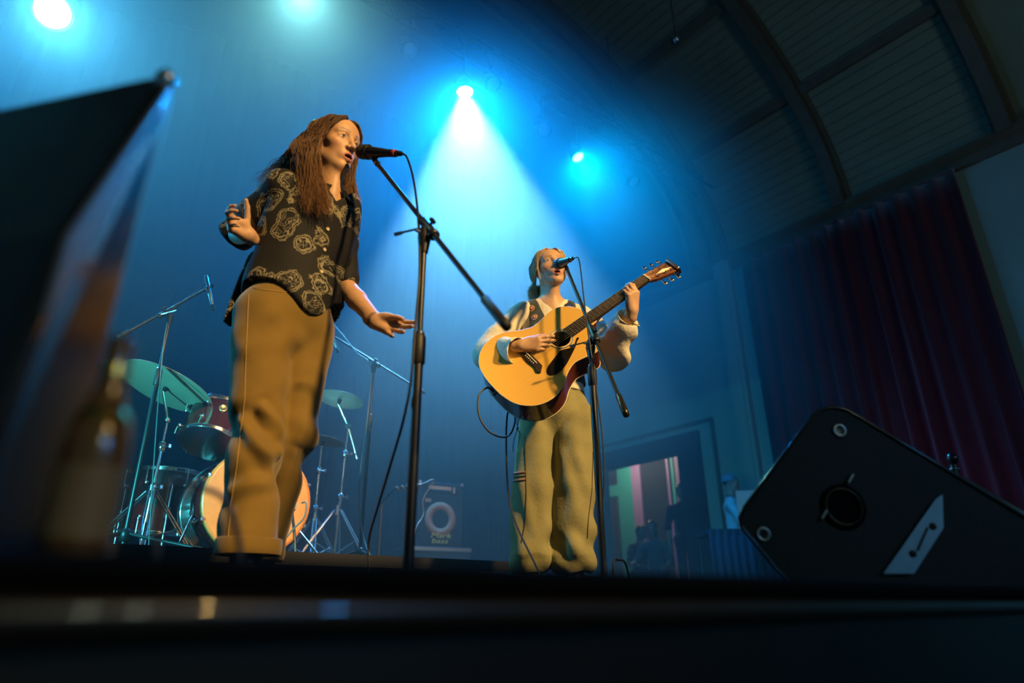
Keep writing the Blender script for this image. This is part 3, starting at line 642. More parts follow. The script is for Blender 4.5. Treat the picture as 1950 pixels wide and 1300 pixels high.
for i in range(900):   # front hair, parted and combed across the forehead corners to the temples
    s_ = 1 if rs.rand() < .62 else -1; t_ = rs.rand(); x0 = .008 + s_*(.002+.010*t_); y0 = .050 + .022*rs.rand(); root = scalp(x0, min(y0, .066))
    m1 = hc(s_*(.026+.010*t_)+.004, .0765-.010*t_, .083-.004*t_) + J(.0015); m2 = hc(s_*(.050+.010*rs.rand()), .066-.012*t_, .056+.010*rs.randn()*.4); m3 = hc(s_*(.073+.006*rs.rand()), .040-.010*t_, .006); m4 = hc(s_*(.080+.010*rs.rand()), .022-.02*t_, -.062)
    e_ = PV(590+32*rs.rand(), 372+34*rs.rand(), 1.86+.04*rs.rand()) if s_ > 0 else PV(655+26*rs.rand(), 378+24*rs.rand(), 2.02+.04*rs.rand())
    lock(root, [m1, m2, m3, m4], e_ + J(.006), .008, 0, .0012+.0010*rs.rand())
HV_, HF_ = strands(paths, rad, 3)
hcol = np.repeat(np.array([[.10, .055, .028]])*rs.uniform(.55, 1.5, (len(paths), 1)), 22*3, axis=0)
tt = np.tile(np.tile(np.linspace(0, 1, 22), 3), len(paths))[:, None]; hcol = hcol*(1+1.1*tt**1.5*np.array([[1.0, .75, .5]]))
M['hair'] = attr_mat('hair', .42, .5)
npmesh('hair', HV_, HF_, M['hair'], S1, hcol)
# ---- shirt
def shirt_mat():
    m = mat('printed_black_cotton', (.012, .012, .013), .75, 0, .25); nt = m.node_tree; b = nt.nodes['Principled BSDF']; N = nt.nodes; Lk = nt.links.new
    tc = N.new('ShaderNodeTexCoord'); nw = N.new('ShaderNodeTexNoise'); nw.inputs['Scale'].default_value = 16; nw.inputs['Detail'].default_value = 2; Lk(tc.outputs['Object'], nw.inputs['Vector'])
    va = N.new('ShaderNodeVectorMath'); va.operation = 'MULTIPLY_ADD'; va.inputs[1].default_value = (.05, .05, .05); 
    mp = N.new('ShaderNodeMapping'); mp.vector_type = 'POINT'; mp.inputs['Rotation'].default_value = (0, 0, -fa); mp.inputs['Scale'].default_value = (1.15, .2, .95); Lk(tc.outputs['Object'], mp.inputs[0])
    Lk(nw.outputs['Color'], va.inputs[0]); Lk(mp.outputs[0], va.inputs[2])
    vo = N.new('ShaderNodeTexVoronoi'); vo.inputs['Scale'].default_value = 11.0; vo.inputs['Randomness'].default_value = .75; Lk(va.outputs[0], vo.inputs['Vector'])
    def band(sock, c, w_):
        s1 = N.new('ShaderNodeMath'); s1.operation = 'SUBTRACT'; s1.inputs[1].default_value = c; Lk(sock, s1.inputs[0])
        a1 = N.new('ShaderNodeMath'); a1.operation = 'ABSOLUTE'; Lk(s1.outputs[0], a1.inputs[0]); l1 = N.new('ShaderNodeMath'); l1.operation = 'LESS_THAN'; l1.inputs[1].default_value = w_; Lk(a1.outputs[0], l1.inputs[0]); return l1.outputs[0]
    def op(o, a_, b_):
        q = N.new('ShaderNodeMath'); q.operation = o; Lk(a_, q.inputs[0])
        if isinstance(b_, float): q.inputs[1].default_value = b_
        else: Lk(b_, q.inputs[1])
        return q.outputs[0]
    ring = band(vo.outputs['Distance'], .37, .016); ring2 = band(vo.outputs['Distance'], .45, .010)
    n2 = N.new('ShaderNodeTexNoise'); n2.inputs['Scale'].default_value = 42; n2.inputs['Detail'].default_value = 1.5; Lk(tc.outputs['Object'], n2.inputs['Vector'])
    sq = op('MAXIMUM', band(n2.outputs['Fac'], .5, .013), band(n2.outputs['Fac'], .60, .012)); inside = N.new('ShaderNodeMath'); inside.operation = 'LESS_THAN'; inside.inputs[1].default_value = .34; Lk(vo.outputs['Distance'], inside.inputs[0])
    hair_ = N.new('ShaderNodeTexNoise'); hair_.inputs['Scale'].default_value = 120; Lk(tc.outputs['Object'], hair_.inputs['Vector'])
    hz_ = band(vo.outputs['Distance'], .42, .07); hs = op('MULTIPLY', hz_, band(hair_.outputs['Fac'], .56, .03))
    dots = N.new('ShaderNodeTexNoise'); dots.inputs['Scale'].default_value = 5; Lk(tc.outputs['Object'], dots.inputs['Vector']); gate = N.new('ShaderNodeMath'); gate.operation = 'GREATER_THAN'; gate.inputs[1].default_value = .40; Lk(dots.outputs['Fac'], gate.inputs[0])
    tot = op('MAXIMUM', op('MAXIMUM', ring, op('MULTIPLY', sq, inside.outputs[0])), op('MAXIMUM', op('MULTIPLY', ring2, gate.outputs[0]), op('MULTIPLY', hs, gate.outputs[0])))
    mx = N.new('ShaderNodeMix'); mx.data_type = 'RGBA'; mx.inputs[6].default_value = (.012, .012, .014, 1); mx.inputs[7].default_value = (.33, .29, .19, 1); Lk(op('MULTIPLY', tot, .75), mx.inputs[0]); Lk(mx.outputs[2], b.inputs['Base Color']); return m
M['shirt'] = shirt_mat()
hemF = PV(600, 628, 1.90); hemB = PV(462, 560, 2.10)
def hemclip(X):       # curved shirt tails: lowest front and back, high at the sides
    q = (X-Wc); f_ = q @ ff; l_ = q @ ll
    zb = Wc[2] - .035 - .10*np.clip(f_/.11, 0, 1)**1.2*np.exp(-((l_-.03)/.09)**2) - .13*np.clip(-f_/.10, 0, 1)
    return np.maximum(zb - X[:, 2], np.where(((X-Nb) @ ff) > .012, X[:, 2]-(Nb[2]-.085)-1.25*np.abs((X-Nb) @ ll), -1))
UW = (PV(640, 392, 1.97)-PV(597, 440, 2.0))
sh = [rc(Nb - N3(0, 0, .085), Cc, .135, .160, .05, (ff, .66)), rc(Cc, Wc - N3(0, 0, .02), .160, .158, .05, (ff, .68)), rc(Wc - N3(0, 0, .02), Wc - N3(0, 0, .20) + ll*.01, .158, .172, .04, (ff, .72)),
      rc(Nb - N3(0, 0, .03) - ll*.07, SRt, .052, .058, .04), rc(Nb - N3(0, 0, .03) + ll*.07, SLt, .052, .055, .04), rc(Nb - N3(0, 0, .05), Nb - N3(0, 0, .02), .075, .062, .03)]
sh += [rc(Wc - ff*.07 - ll*.085 + N3(0, 0, .06), Wc - ff*.085 - ll*.125 - N3(0, 0, .16), .070, .062, .04, (ff, .35))]
trunk = list(sh)
V, F = sdf_mesh(trunk, .0045, clip=hemclip)
Nn = vnormals(V, F); dsp = fold(V, [(ll*.6+N3(0, 0, .8), 42, .8), (N3(.2, .2, 1), 30, .8), (ff*.4-ll*.5+N3(0, 0, .6), 60, .5), (ll, 38, .6)], .0070, 3)
V = relax(V + Nn*dsp[:, None], F, 1, .3); shirt = npmesh('shirt', V, F, M['shirt'], S1)
def sleeve(a, b, r1, r2, ext, seed, name):
    d_ = nz(b-a); e = b + d_*ext
    cl = lambda X: np.maximum((X-e) @ d_, 0.004 - np.maximum(((X-e) @ d_)+.05, -1)*0 - .02)
    V, F = sdf_mesh([rc(a, b, r1, r2*1.02, .03), rc(b, e+d_*.05, r2*1.02, r2*1.0, .02)], .004, clip=lambda X: (X-e) @ d_)
    # hollow out the mouth of the sleeve
    q = V-e; t = q @ d_; rad_ = np.linalg.norm(q - t[:, None]*d_, axis=1); cap = (t > -.006) & (rad_ < r2*.93)
    V = V.copy(); V[cap] -= d_*np.clip((r2*.93-rad_[cap])*8, 0, .05)[:, None]
    Nn = vnormals(V, F); V = V + Nn*(fold(V, [(d_+N3(.3, .2, .1), 55, .9), (d_*.7+N3(.1, -.4, .3), 36, .8)], .004, seed)*(~cap))[:, None]
    o = npmesh(name, relax(V, F, 1, .3), F, M['shirt'], S1); return o, e, d_
sv, eR, dR = sleeve(SRt, ERt, .070, .058, .012, 5, 'sleeve'); sv2, eL, dL = sleeve(SLt, ELt, .064, .053, .012, 6, 'sleeve')
M['blackcloth'] = mat('black_cotton', (.010, .010, .011), .8, 0, .2, var=(40, .3))
MB().torus(W3(eR), W3(dR), .057, .006).build('hem', M['blackcloth'], sv); MB().torus(W3(eL), W3(dL), .052, .006).build('hem', M['blackcloth'], sv2)
# collar: two turned-down points and the band
cc0 = Nb + N3(0, 0, -.018) + ff*.01
for s in (-1, 1):
    pts = []
    for k in range(9):
        t = k/8; an = R(150)*(1-t) + R(14)*t; rr_ = .064 + .006*t
        q = cc0 + (ll*s*math.sin(an) + ff*math.cos(an))*rr_*N3(1, 1, 0).max() + N3(0, 0, .028 - .03*t)
        o_ = (ll*s*math.sin(an) + ff*math.cos(an)); drop = .030 + .030*t**3
        pts.append((q, q + o_*(.018+.006*t) - N3(0, 0, drop) + (ll*s*.030*t**4)))
    vs = [W3(p) for a_, b_ in pts for p in (a_, b_)]; fs = [(2*k, 2*k+1, 2*k+3, 2*k+2) for k in range(8)]
    c_ = MB().add(vs, fs, True).build('collar', M['blackcloth'], S1); md = c_.modifiers.new('thick', 'SOLIDIFY'); md.thickness = .004; md.offset = 0
# front placket buttons, found on the shirt's own surface
from mathutils.bvhtree import BVHTree
def surf(o):
    me = o.data; mwo = wm(o); return BVHTree.FromPolygons([mwo @ v.co for v in me.vertices], [tuple(p.vertices) for p in me.polygons])
def hit(bv, x, y):
    h = bv.ray_cast(CAM, ray(x, y).normalized()); return h[0], h[1]
bv = surf(shirt); M['button'] = mat('pale_button', (.62, .50, .30), .35, var=(90, .15))
for (x, y) in ((627, 399), (624, 436), (618, 475), (612, 517)):
    p, nn = hit(bv, x, y)
    if p is not None: MB().lathe(p, nn, [(-.003, .0062), (.0025, .0062), (.0032, .005), (.0018, .004), (.0018, 0)], 14).build('button', M['button'], shirt)
# ---- trousers
M['cord'] = None
def cord_mat():
    m = mat('ochre_corduroy', (.30, .185, .055), .85, 0, .15, sheen=.25); nt = m.node_tree; b = nt.nodes['Principled BSDF']; N = nt.nodes; Lk = nt.links.new
    tc = N.new('ShaderNodeTexCoord'); wv = N.new('ShaderNodeTexWave'); wv.wave_type = 'BANDS'; wv.bands_direction = 'X'; wv.inputs['Scale'].default_value = 150; wv.inputs['Distortion'].default_value = .6; wv.inputs['Detail'].default_value = 1; Lk(tc.outputs['Object'], wv.inputs['Vector'])
    ns = N.new('ShaderNodeTexNoise'); ns.inputs['Scale'].default_value = 9; ns.inputs['Detail'].default_value = 6; Lk(tc.outputs['Object'], ns.inputs['Vector'])
    mx = N.new('ShaderNodeMix'); mx.data_type = 'RGBA'; mx.inputs[6].default_value = (.135, .085, .018, 1); mx.inputs[7].default_value = (.265, .165, .042, 1); Lk(ns.outputs['Fac'], mx.inputs[0]); Lk(mx.outputs[2], b.inputs['Base Color'])
    bp = N.new('ShaderNodeBump'); bp.inputs['Strength'].default_value = .18; bp.inputs['Distance'].default_value = .0012; Lk(wv.outputs['Fac'], bp.inputs['Height']); Lk(bp.outputs[0], b.inputs['Normal']); return m
M['cord'] = cord_mat()
hipR = pel - ll*.082 - N3(0, 0, .03); hipL = pel + ll*.078 - N3(0, 0, .035); kR = PV(489, 850, 1.925); aR = PV(471, 1046, 1.90); kL = PV(553, 845, 2.02); aL = PV(500, 1046, 2.19)
tro = [rc(Wc + N3(0, 0, .02), pel, .112, .134, .05, (ff, .80)), rc(pel, pel - N3(0, 0, .05), .134, .13, .04, (ff, .86)), rc(hipR, kR, .094, .078, .03), rc(kR, aR - N3(0, 0, .06), .078, .084, .03), rc(hipL, kL, .088, .068, .014), rc(kL, aL - N3(0, 0, .06), .066, .058, .012)]
zc = aR[2]-.012
V, F = sdf_mesh(tro, .0045, clip=lambda X: np.maximum(zc - X[:, 2], X[:, 2] - (Wc[2]+.075 + .35*((X-Wc) @ ff))))
Nn = vnormals(V, F)
kw = np.exp(-((V[:, 2]-.42)/.14)**2); lw = np.exp(-((V[:, 2]-.15)/.10)**2); hw = np.exp(-((V[:, 2]-.80)/.10)**2)
dsp = fold(V, [(N3(.45, .1, 1), 40, 1.0), (N3(-.6, 0, 1), 34, 1.0), (N3(.1, .2, 1), 55, .5)], .014, 21)*kw + fold(V, [(N3(.5, 0, 1), 44, 1.0), (N3(-.3, .3, 1), 60, .6)], .0055, 22)*lw + fold(V, [(N3(.8, .3, .55), 46, 1.0), (N3(-.7, 0, .7), 42, .8)], .0055, 23)*hw + fold(V, [(N3(1, .3, .25), 24, 1.)], .0035, 24)
# two long sagging folds over the knee, as the cloth bunches there
for (a_, b_, wd, am) in ((PV(455, 800, 1.84), PV(540, 905, 1.84), .020, .016), (PV(525, 905, 1.84), PV(440, 935, 1.84), .022, .012), (PV(500, 775, 1.84), PV(600, 860, 1.95), .018, .016), (PV(545, 860, 1.9), PV(592, 880, 1.97), .02, .014), (PV(470, 660, 1.84), PV(560, 640, 1.9), .03, .006)):
    ab = b_-a_; h = np.clip(((V-a_) @ ab)/(ab @ ab), 0, 1); q = V-a_-h[:, None]*ab; q[:, 1] *= .35; dd = np.linalg.norm(q, axis=1); dsp += am*(np.exp(-(dd/wd)**2) - .55*np.exp(-((dd-wd*1.7)/wd)**2))
V = relax(V + Nn*dsp[:, None], F, 2, .4); trousers = npmesh('trousers', V, F, M['cord'], S1)
bvt = surf(trousers)
def seam(pix, r, name, m_, parent, bvx, lift=.0012):
    pts = []
    for i in range(len(pix)-1):
        for k in range(7):
            t = k/7; h = hit(bvx, pix[i][0]*(1-t)+pix[i+1][0]*t, pix[i][1]*(1-t)+pix[i+1][1]*t)
            if h[0] is not None: pts.append(h[0] + h[1]*lift)
    if len(pts) > 3: return MB().tube(pts, r, 5).build(name, m_, parent)
M['thread'] = mat('seam_thread', (.42, .28, .09), .8, var=(200, .3))
seam([(474, 560), (470, 640), (466, 760), (452, 880), (440, 960), (434, 1030)], .0013, 'side_seam', M['thread'], trousers, bvt)
seam([(482, 548), (500, 552), (540, 556), (550, 556)], .0013, 'pocket_seam', M['thread'], trousers, bvt)
# turned-up cuff of the near leg, shoes
cf = MB(); cz = aR - N3(0, 0, .008)
ring = []
for k in range(29):
    an = 2*math.pi*k/28; w_ = .0865 + .003*math.sin(3*an+1)
    ring.append(W3(cz + N3(math.cos(an)*w_, math.sin(an)*w_, 0)))
vs = []; fs = []
for k in range(28):
    p = ring[k]; c0 = W3(cz); o_ = (p-c0).normalized()
    vs += [p - ZV*.006, p + o_*.002 + ZV*.003, p + o_*.002 + ZV*.032, p + ZV*.036, p - o_*.012 + ZV*.034]
for k in range(28):
    a_ = k*5; b_ = ((k+1) % 28)*5
    for j in range(4): fs.append((a_+j, b_+j, b_+j+1, a_+j+1))
cf.add(vs, fs, True).build('cuff', M['cord'], trousers)
M['shoe'] = mat('dark_leather', (.02, .015, .012), .4, var=(30, .3))
for a_, dr in ((aR, nz(ff + N3(-.2, 0, 0))), (aL, ff)):
    g = N3(a_[0], a_[1], 0); V, F = sdf_mesh([rc(g - dr*.06 + N3(0, 0, .042), g + dr*.05 + N3(0, 0, .035), .038, .042, .02), rc(g + dr*.05 + N3(0, 0, .035), g + dr*.13 + N3(0, 0, .028), .042, .03, .02), rc(g + N3(0, 0, .05), N3(a_[0], a_[1], .14), .04, .045, .02)], .006, clip=lambda X: .002-X[:, 2])
    npmesh('shoe', V, F, M['shoe'], S1)
MB().torus(W3(WLt + hl*-.012), W3(hl), .0272, .0016, 24, 6).torus(W3(WLt + hl*-.004), W3(hl), .0270, .0013, 24, 6).build('bracelet', M['rubber'], S1)
# ================================================================== guitar player
S2 = empty('person', W3((.17, 3.0, 0)), -YAW, 'standing guitar player with tied-back fair hair in cream blouse, dark waistcoat and khaki baggy trousers', 'person')
f2 = nz(N3(.12, -1, 0)); l2 = nz(N3(1, .12, 0))
H2 = PV(1046, 513, 2.98); HM2 = frame3((.26, -.95, .10), roll=R(-8))
N2 = PV(1048, 573, 3.02); C2 = PV(1050, 640, 3.02); W2 = PV(1058, 740, 3.0); pel2 = PV(1060, 775, 3.0)
SR2 = PV(990, 597, 3.0); SL2 = PV(1107, 601, 3.02); ER2 = PV(925, 672, 2.93); WR2 = PV(992, 658, 2.66); EL2 = PV(1160, 672, 2.88); WL2 = PV(1204, 592, 2.70)
skin2 = (.62, .37, .22)
b2 = xf(head_prims(.0065, .006), HM2, H2, .98)
b2 += [rc(H2 + HM2 @ N3(0, -.026, -.05), N2 + N3(0, 0, .0), .049, .053, .03), rc(H2 + HM2 @ N3(0, .03, -.08), N2 + f2*.04 + N3(0, 0, -.03), .025, .03, .03), rc(N2 + N3(0, 0, -.05) - l2*.07, N2 + N3(0, 0, -.05) + l2*.07, .045, .045, .04),
       rc(N2 - N3(0, 0, .09), W2, .105, .08, .04, (f2, .72)), rc(W2, pel2, .08, .085, .04, (f2, .8)),
       rc(N2*.3+SR2*.7-N3(0, 0, .03), SR2*.5+ER2*.5, .03, .034, .02), rc(SR2*.5+ER2*.5, ER2, .034, .036, .02), rc(ER2, WR2, .036, .025, .015),
       rc(N2*.3+SL2*.7-N3(0, 0, .03), SL2*.5+EL2*.5, .03, .034, .02), rc(SL2*.5+EL2*.5, EL2, .034, .036, .02), rc(EL2, WL2, .036, .0245, .015)]
# her right hand strums over the sound hole; her left hand closes round the neck
hd = nz(PV(1056, 650, 2.64) - WR2); b2 += hand_prims(WR2, hd, N3(.0, .9, -.35), N3(.1, -.3, 1), ((14, 22, 14), (18, 26, 16), (20, 30, 16), (22, 32, 16)), spread=(.06, .01, -.05, -.12), sc=.92, tpose=(.95, .25, .15, .3, .1))
dl = nz(N3(.02, -.42, 1)); b2 += hand_prims(WL2, dl, N3(-.5, .85, .2), N3(.9, .45, 0), ((24, 46, 30), (34, 62, 40), (42, 66, 40), (46, 66, 40)), spread=(-.30, -.22, -.26, -.30), sc=.98, tpose=(.7, .35, .75, .45, .1))
V, F = sdf_mesh(b2, .003)
hf2 = lambda x, y, z: np.clip(((z-.072) + .8*np.clip(-(y-.025), 0, .09))/.006, 0, 1)*((z > -.03)|(y < -.05))*(z > -.08)
col = head_paint(V, HM2, H2, .98, skin2, (.22, .16, .09), hf2, browc=(.16, .10, .05), mouth=.0065, gape=.006)
npmesh('body', V, F, M['skin'], S2, col)
# ---- fair hair combed back into a low knot, loose strands round the face
rs = np.random.RandomState(5); paths = []; rad = []; h2c = lambda x, y, z: H2 + HM2 @ (N3(x, y, z)*.98)
def push2(p, grow=1.05):
    q = ((p-H2) @ HM2)/.98 - N3(0, -.018, .030); k = np.sqrt(((q/N3(.074, .094, .084))**2).sum(1)); m = k < grow; q[m] *= (grow/np.maximum(k[m], 1e-3))[:, None]; return H2 + .98*((q + N3(0, -.018, .030)) @ HM2.T)
knot = PV(1016, 556, 3.04)
def lock2(pts, wav, r):
    p = crom(np.stack(pts), 20); t = np.linspace(0, 1, 20); ph = rs.rand(3)*6; off = np.stack([np.sin(11*t+ph[0]), np.sin(11*t+ph[1]), np.sin(11*t+ph[2])], 1)*(wav*t)[:, None]
    paths.append(push2(p+off)); rad.append(r*.8)
for i in range(2300):
    g = rs.rand(); s = 1 if rs.rand() < .5 else -1; y0 = rs.uniform(-.09, .070)
    x0 = s*abs(rs.randn())*.010; root = h2c(x0, y0, sc_z(x0, y0)); kn = knot + J(.013)
    if g < .82:
        m1 = h2c(s*(.056+.016*rs.rand()), y0*.9+.002, .070); m2 = h2c(s*(.080+.006*rs.rand()), y0*.6-.02, .010+.015*rs.randn()); m3 = h2c(s*.07, -.075, -.045)
        lock2([root, m1, m2, m3, kn], .004, .0010+.0008*rs.rand())
    elif g < .85:      # loose, past the cheeks
        m1 = h2c(s*.062, .058, .060); m2 = h2c(s*(.076+.004*rs.rand()), .040, .0); m3 = h2c(s*(.074+.008*rs.rand()), .028+.01*rs.rand(), -.06-.03*rs.rand())
        lock2([h2c(s*.006, .058, sc_z(.006, .058)), m1, m2, m3], .004, .0007)
    else:
        e = knot + N3(rs.uniform(-.015, .02), .0, -.03-.06*rs.rand()); lock2([h2c(s*.02, -.09, sc_z(.02, -.09)), h2c(s*.05, -.11, -.03), kn, e], .006, .0010)
for i in range(800):   # front hair swept from the parting over the temples to the knot
    s = 1 if rs.rand() < .5 else -1; t_ = rs.rand(); x0 = s*(.002+.010*t_); root = h2c(x0, .050+.014*rs.rand(), sc_z(x0, .062))
    m1 = h2c(s*(.028+.010*t_), .0765-.012*t_, .083-.004*t_) + J(.001); m2 = h2c(s*(.053+.008*rs.rand()), .062-.012*t_, .054+.004*rs.randn()); m3 = h2c(s*(.078+.003*rs.rand()), .022-.02*t_, .016+.012*rs.randn()); m4 = h2c(s*.076, -.06, -.035)
    lock2([root, m1, m2, m3, m4, knot + J(.012)], .003, .0011+.0008*rs.rand())
for i in range(130):   # the knot itself
    a = rs.uniform(0, 6.28); e1 = nz(rs.randn(3)); e2 = nz(np.cross(e1, rs.randn(3))); t = np.linspace(0, 4.2, 20)[:, None]
    paths.append(knot + (e1*np.cos(t+a) + e2*np.sin(t+a))*(.018+.009*rs.rand())*N3(1, 1, 1.35)); rad.append(.0016)
HVv, HFf = strands(paths, rad, 3); hcol = np.repeat(np.array([[.60, .44, .25]])*rs.uniform(.55, 1.5, (len(paths), 1)), 60, axis=0)
npmesh('hair', HVv, HFf, M['hair'], S2, hcol)
# ---- cream linen blouse with wide sleeves
M['linen'] = mat('cream_linen', (.72, .65, .50), .85, 0, .2, var=(7, .10), bump=(55, .35, None, .012))
trunk2 = [rc(N2 - N3(0, 0, .085), C2, .115, .142, .05, (f2, .68)), rc(C2, W2, .142, .128, .05, (f2, .70)), rc(W2, pel2, .128, .135, .04, (f2, .78)), rc(N2 - N3(0, 0, .045) - l2*.06, SR2, .045, .055, .035), rc(N2 - N3(0, 0, .045) + l2*.06, SL2, .045, .055, .035)]
vneck = lambda X: .014 - np.maximum(np.abs((X-N2) @ l2)*1.25 - ((X[:, 2]-N2[2])+.115)*1.0 - 0*X[:, 2], -((X-N2) @ f2) - .0)*1.0
V, F = sdf_mesh(trunk2, .0045, clip=lambda X: np.maximum.reduce([X[:, 2]-(N2[2]-.010), N2[2]-.50-X[:, 2], np.where(((X-N2) @ f2) > .02, X[:, 2]-(N2[2]-.095)-1.35*np.abs((X-N2) @ l2), -1)]))
Nn = vnormals(V, F); V = relax(V + Nn*fold(V, [(l2*.5+N3(0, 0, 1), 50, 1), (l2*-.6+N3(0, 0, .7), 40, 1)], .003, 31)[:, None], F, 1, .3); blouse = npmesh('blouse', V, F, M['linen'], S2)
def wide_sleeve(a, b, c, r, seed, fz):
    """shoulder a, elbow b, cuff c; r = radii; open cuff"""
    d_ = nz(c-b); pr = [rc(a, b, r[0], r[1], .03), rc(b, c + d_*.05, r[1], r[2], .035)]
    V, F = sdf_mesh(pr, .0045, clip=lambda X: np.where(((X-b) @ d_) > 0, (X-c) @ d_, -1))
    q = V-c; t = q @ d_; rd = np.linalg.norm(q - t[:, None]*d_, axis=1); cap = (t > -.007) & (rd < r[2]*.92); V = V.copy(); V[cap] -= d_*np.clip((r[2]*.92-rd[cap])*7, 0, .06)[:, None]
    Nn = vnormals(V, F); dd = fold(V, [(nz(b-a)+N3(.2, .3, 0), 46, 1.0), (d_+N3(.1, .2, .4), 40, 1.0), (N3(.6, .2, .7), 70, .5), (N3(.2, .1, 1), 28, .9)], .0125, seed)
    # cloth sags below the forearm
    sag = np.exp(-(((V-(b*.5+c*.5)) @ d_)/(.5*np.linalg.norm(c-b)+.02))**2)*np.clip(-Nn[:, 2], 0, 1)*fz
    V = V + Nn*(dd*(~cap))[:, None]; V[:, 2] -= sag*(~cap); return npmesh('sleeve', relax(V, F, 2, .35), F, M['linen'], S2)
cR = WR2 - nz(WR2-ER2)*.005 - N3(.0, 0, .025); wide_sleeve(SR2, ER2, cR, (.062, .066, .066), 33, .012)
cL = WL2 - nz(WL2-EL2)*.035; wide_sleeve(SL2, EL2 - N3(0, 0, .0), cL, (.062, .072, .052), 34, .022)
# ---- dark waistcoat, open in front, embroidered edges
M['vest'] = mat('grey_green_wool', (.055, .062, .052), .85, 0, .2, var=(60, .3), bump=(220, .15), sheen=.2)
V, F = sdf_mesh([dict(p, r1=p['r1']+.010, r2=p['r2']+.010) for p in trunk2[:3]] + [rc(N2 - N3(0, 0, .05) - l2*.05, SR2*.62+N2*.38 - N3(0, 0, .012), .052, .056, .03), rc(N2 - N3(0, 0, .05) + l2*.05, SL2*.62+N2*.38 - N3(0, 0, .012), .052, .056, .03)], .0045,
    clip=lambda X: np.maximum.reduce([X[:, 2]-(N2[2]-.012), N2[2]-.46-X[:, 2], np.where(((X-N2) @ f2) > -.01, .020 + .30*np.clip(X[:, 2]-(N2[2]-.22), 0, 1) - np.abs((X-N2) @ l2), -1), np.abs((X-N2) @ l2) - .118 - .25*np.clip(N2[2]-.16-X[:, 2], 0, .2)]))
vest = npmesh('waistcoat', relax(V, F, 1, .4), F, M['vest'], S2)
bvv = surf(vest); M['sunred'] = mat('red_embroidery', (.42, .06, .03), .8, bump=(300, .3)); M['sunpale'] = mat('pale_embroidery', (.75, .62, .40), .8, bump=(300, .3))
def sun(p, nn, parent, r=.0125):
    n_ = nn.normalized(); x = n_.orthogonal().normalized(); y = n_.cross(x); p = p + n_*.001; root = MB()
    vs = []; fs = []
    for k in range(26):
        a_ = 2*math.pi*k/26; q = r*(1.0 if k % 2 else 1.48); vs.append(p + x*(q*math.cos(a_)) + y*(q*math.sin(a_)))
    vs += [v + n_*.0016 for v in vs]; fs = [tuple(range(26, 52))] + [(k, (k+1) % 26, 26+(k+1) % 26, 26+k) for k in range(26)]
    o = MB().add(vs, fs, False).build('sun_motif', M['sunpale'], parent)
    MB().lathe(p, n_, [(.0016, r*.98), (.0028, r*.95), (.0028, r*.42)], 20).build('disc', M['sunred'], o); MB().lathe(p, n_, [(.0022, r*.45), (.0036, r*.36), (.0040, 0)], 14).build('centre', M['sunpale'], o)
for (x, y) in ((1012.5, 587), (1018, 604), (1023, 621)):
    h = hit(bvv, x, y)
    if h[0] is not None: sun(h[0], h[1], vest)
# ---- khaki baggy trousers gathered at the ankle
M['khaki'] = mat('khaki_cotton', (.25, .23, .112), .85, 0, .2, var=(9, .22), bump=(70, .22, None, .01))
hR2 = PV(1022, 800, 2.98); hL2 = PV(1094, 800, 2.98); kR2 = PV(1014, 930, 2.95); kL2 = PV(1092, 930, 2.95); aR2 = PV(1010, 1058, 2.96); aL2 = PV(1090, 1060, 2.96)
pr = [rc(W2 - N3(0, 0, .0), pel2 - N3(0, 0, .02), .125, .150, .04, (f2, .8)), rc(hR2, kR2, .090, .088, .03), rc(kR2, aR2, .088, .093, .03), rc(aR2, aR2 - N3(0, 0, .03), .093, .068, .02), rc(hL2, kL2, .094, .094, .012), rc(kL2, aL2, .094, .098, .012), rc(aL2, aL2 - N3(0, 0, .03), .098, .072, .012)]
V, F = sdf_mesh(pr, .0048, clip=lambda X: np.maximum(X[:, 2]-(W2[2]+.03), aR2[2]-.075-X[:, 2])); Nn = vnormals(V, F)
lo_ = np.exp(-((V[:, 2]-.22)/.13)**2); hi_ = np.exp(-((V[:, 2]-.75)/.2)**2)
dd = fold(V, [(N3(.6, .1, .8), 52, 1), (N3(-.7, .1, .7), 46, 1), (N3(1, .2, .1), 50, .7)], .0120, 41)*lo_ + fold(V, [(N3(1, .3, .1), 46, 1), (N3(.9, -.2, .2), 70, .6)], .0085, 42) + fold(V, [(N3(.2, 0, 1), 60, 1)], .003, 43)*hi_
pants = npmesh('trousers', relax(V + Nn*dd[:, None], F, 2, .35), F, M['khaki'], S2); bvp = surf(pants)
M['dkthread'] = mat('dark_seam', (.07, .05, .03), .8, var=(200, .3))
seam([(1000, 832), (1001, 880), (1002, 940), (1001, 990), (992, 1040)], .0022, 'side_seam', M['dkthread'], pants, bvp); seam([(1129, 860), (1127, 930), (1120, 990), (1118, 1030)], .0022, 'side_seam', M['dkthread'], pants, bvp)
M['rust'] = mat('rust_trim', (.30, .12, .07), .8, var=(120, .3))
def patch(pix, m_, name):
    top = []
    for (x, y) in pix:
        h = hit(bvp, x, y)
        if h[0] is None: return
        top.append((h[0], h[1]))
    vs = [p - n_*.004 for p, n_ in top] + [p + n_*.0045 for p, n_ in top]; k = len(top)
    MB().add(vs, [tuple(range(k, 2*k))] + [(i, (i+1) % k, k+(i+1) % k, k+i) for i in range(k)], False).build(name, m_, pants)
for yy, m_ in ((899, 'rust'), (906, 'dkthread'), (913, 'rust')): seam([(979, yy+3), (984, yy+2), (992, yy+1), (1002, yy)], .0055 if m_ == 'rust' else .004, 'pocket_band', M[m_], pants, bvp, .001)
patch([(1128, 905), (1136, 905), (1136, 925), (1128, 922)], M['rust'], 'pocket_band')
M['bluecord'] = mat('blue_tie_cord', (.10, .35, .42), .7, var=(80, .2))
h0 = PV(986, 790, 2.86); h1 = PV(985, 815, 2.87)
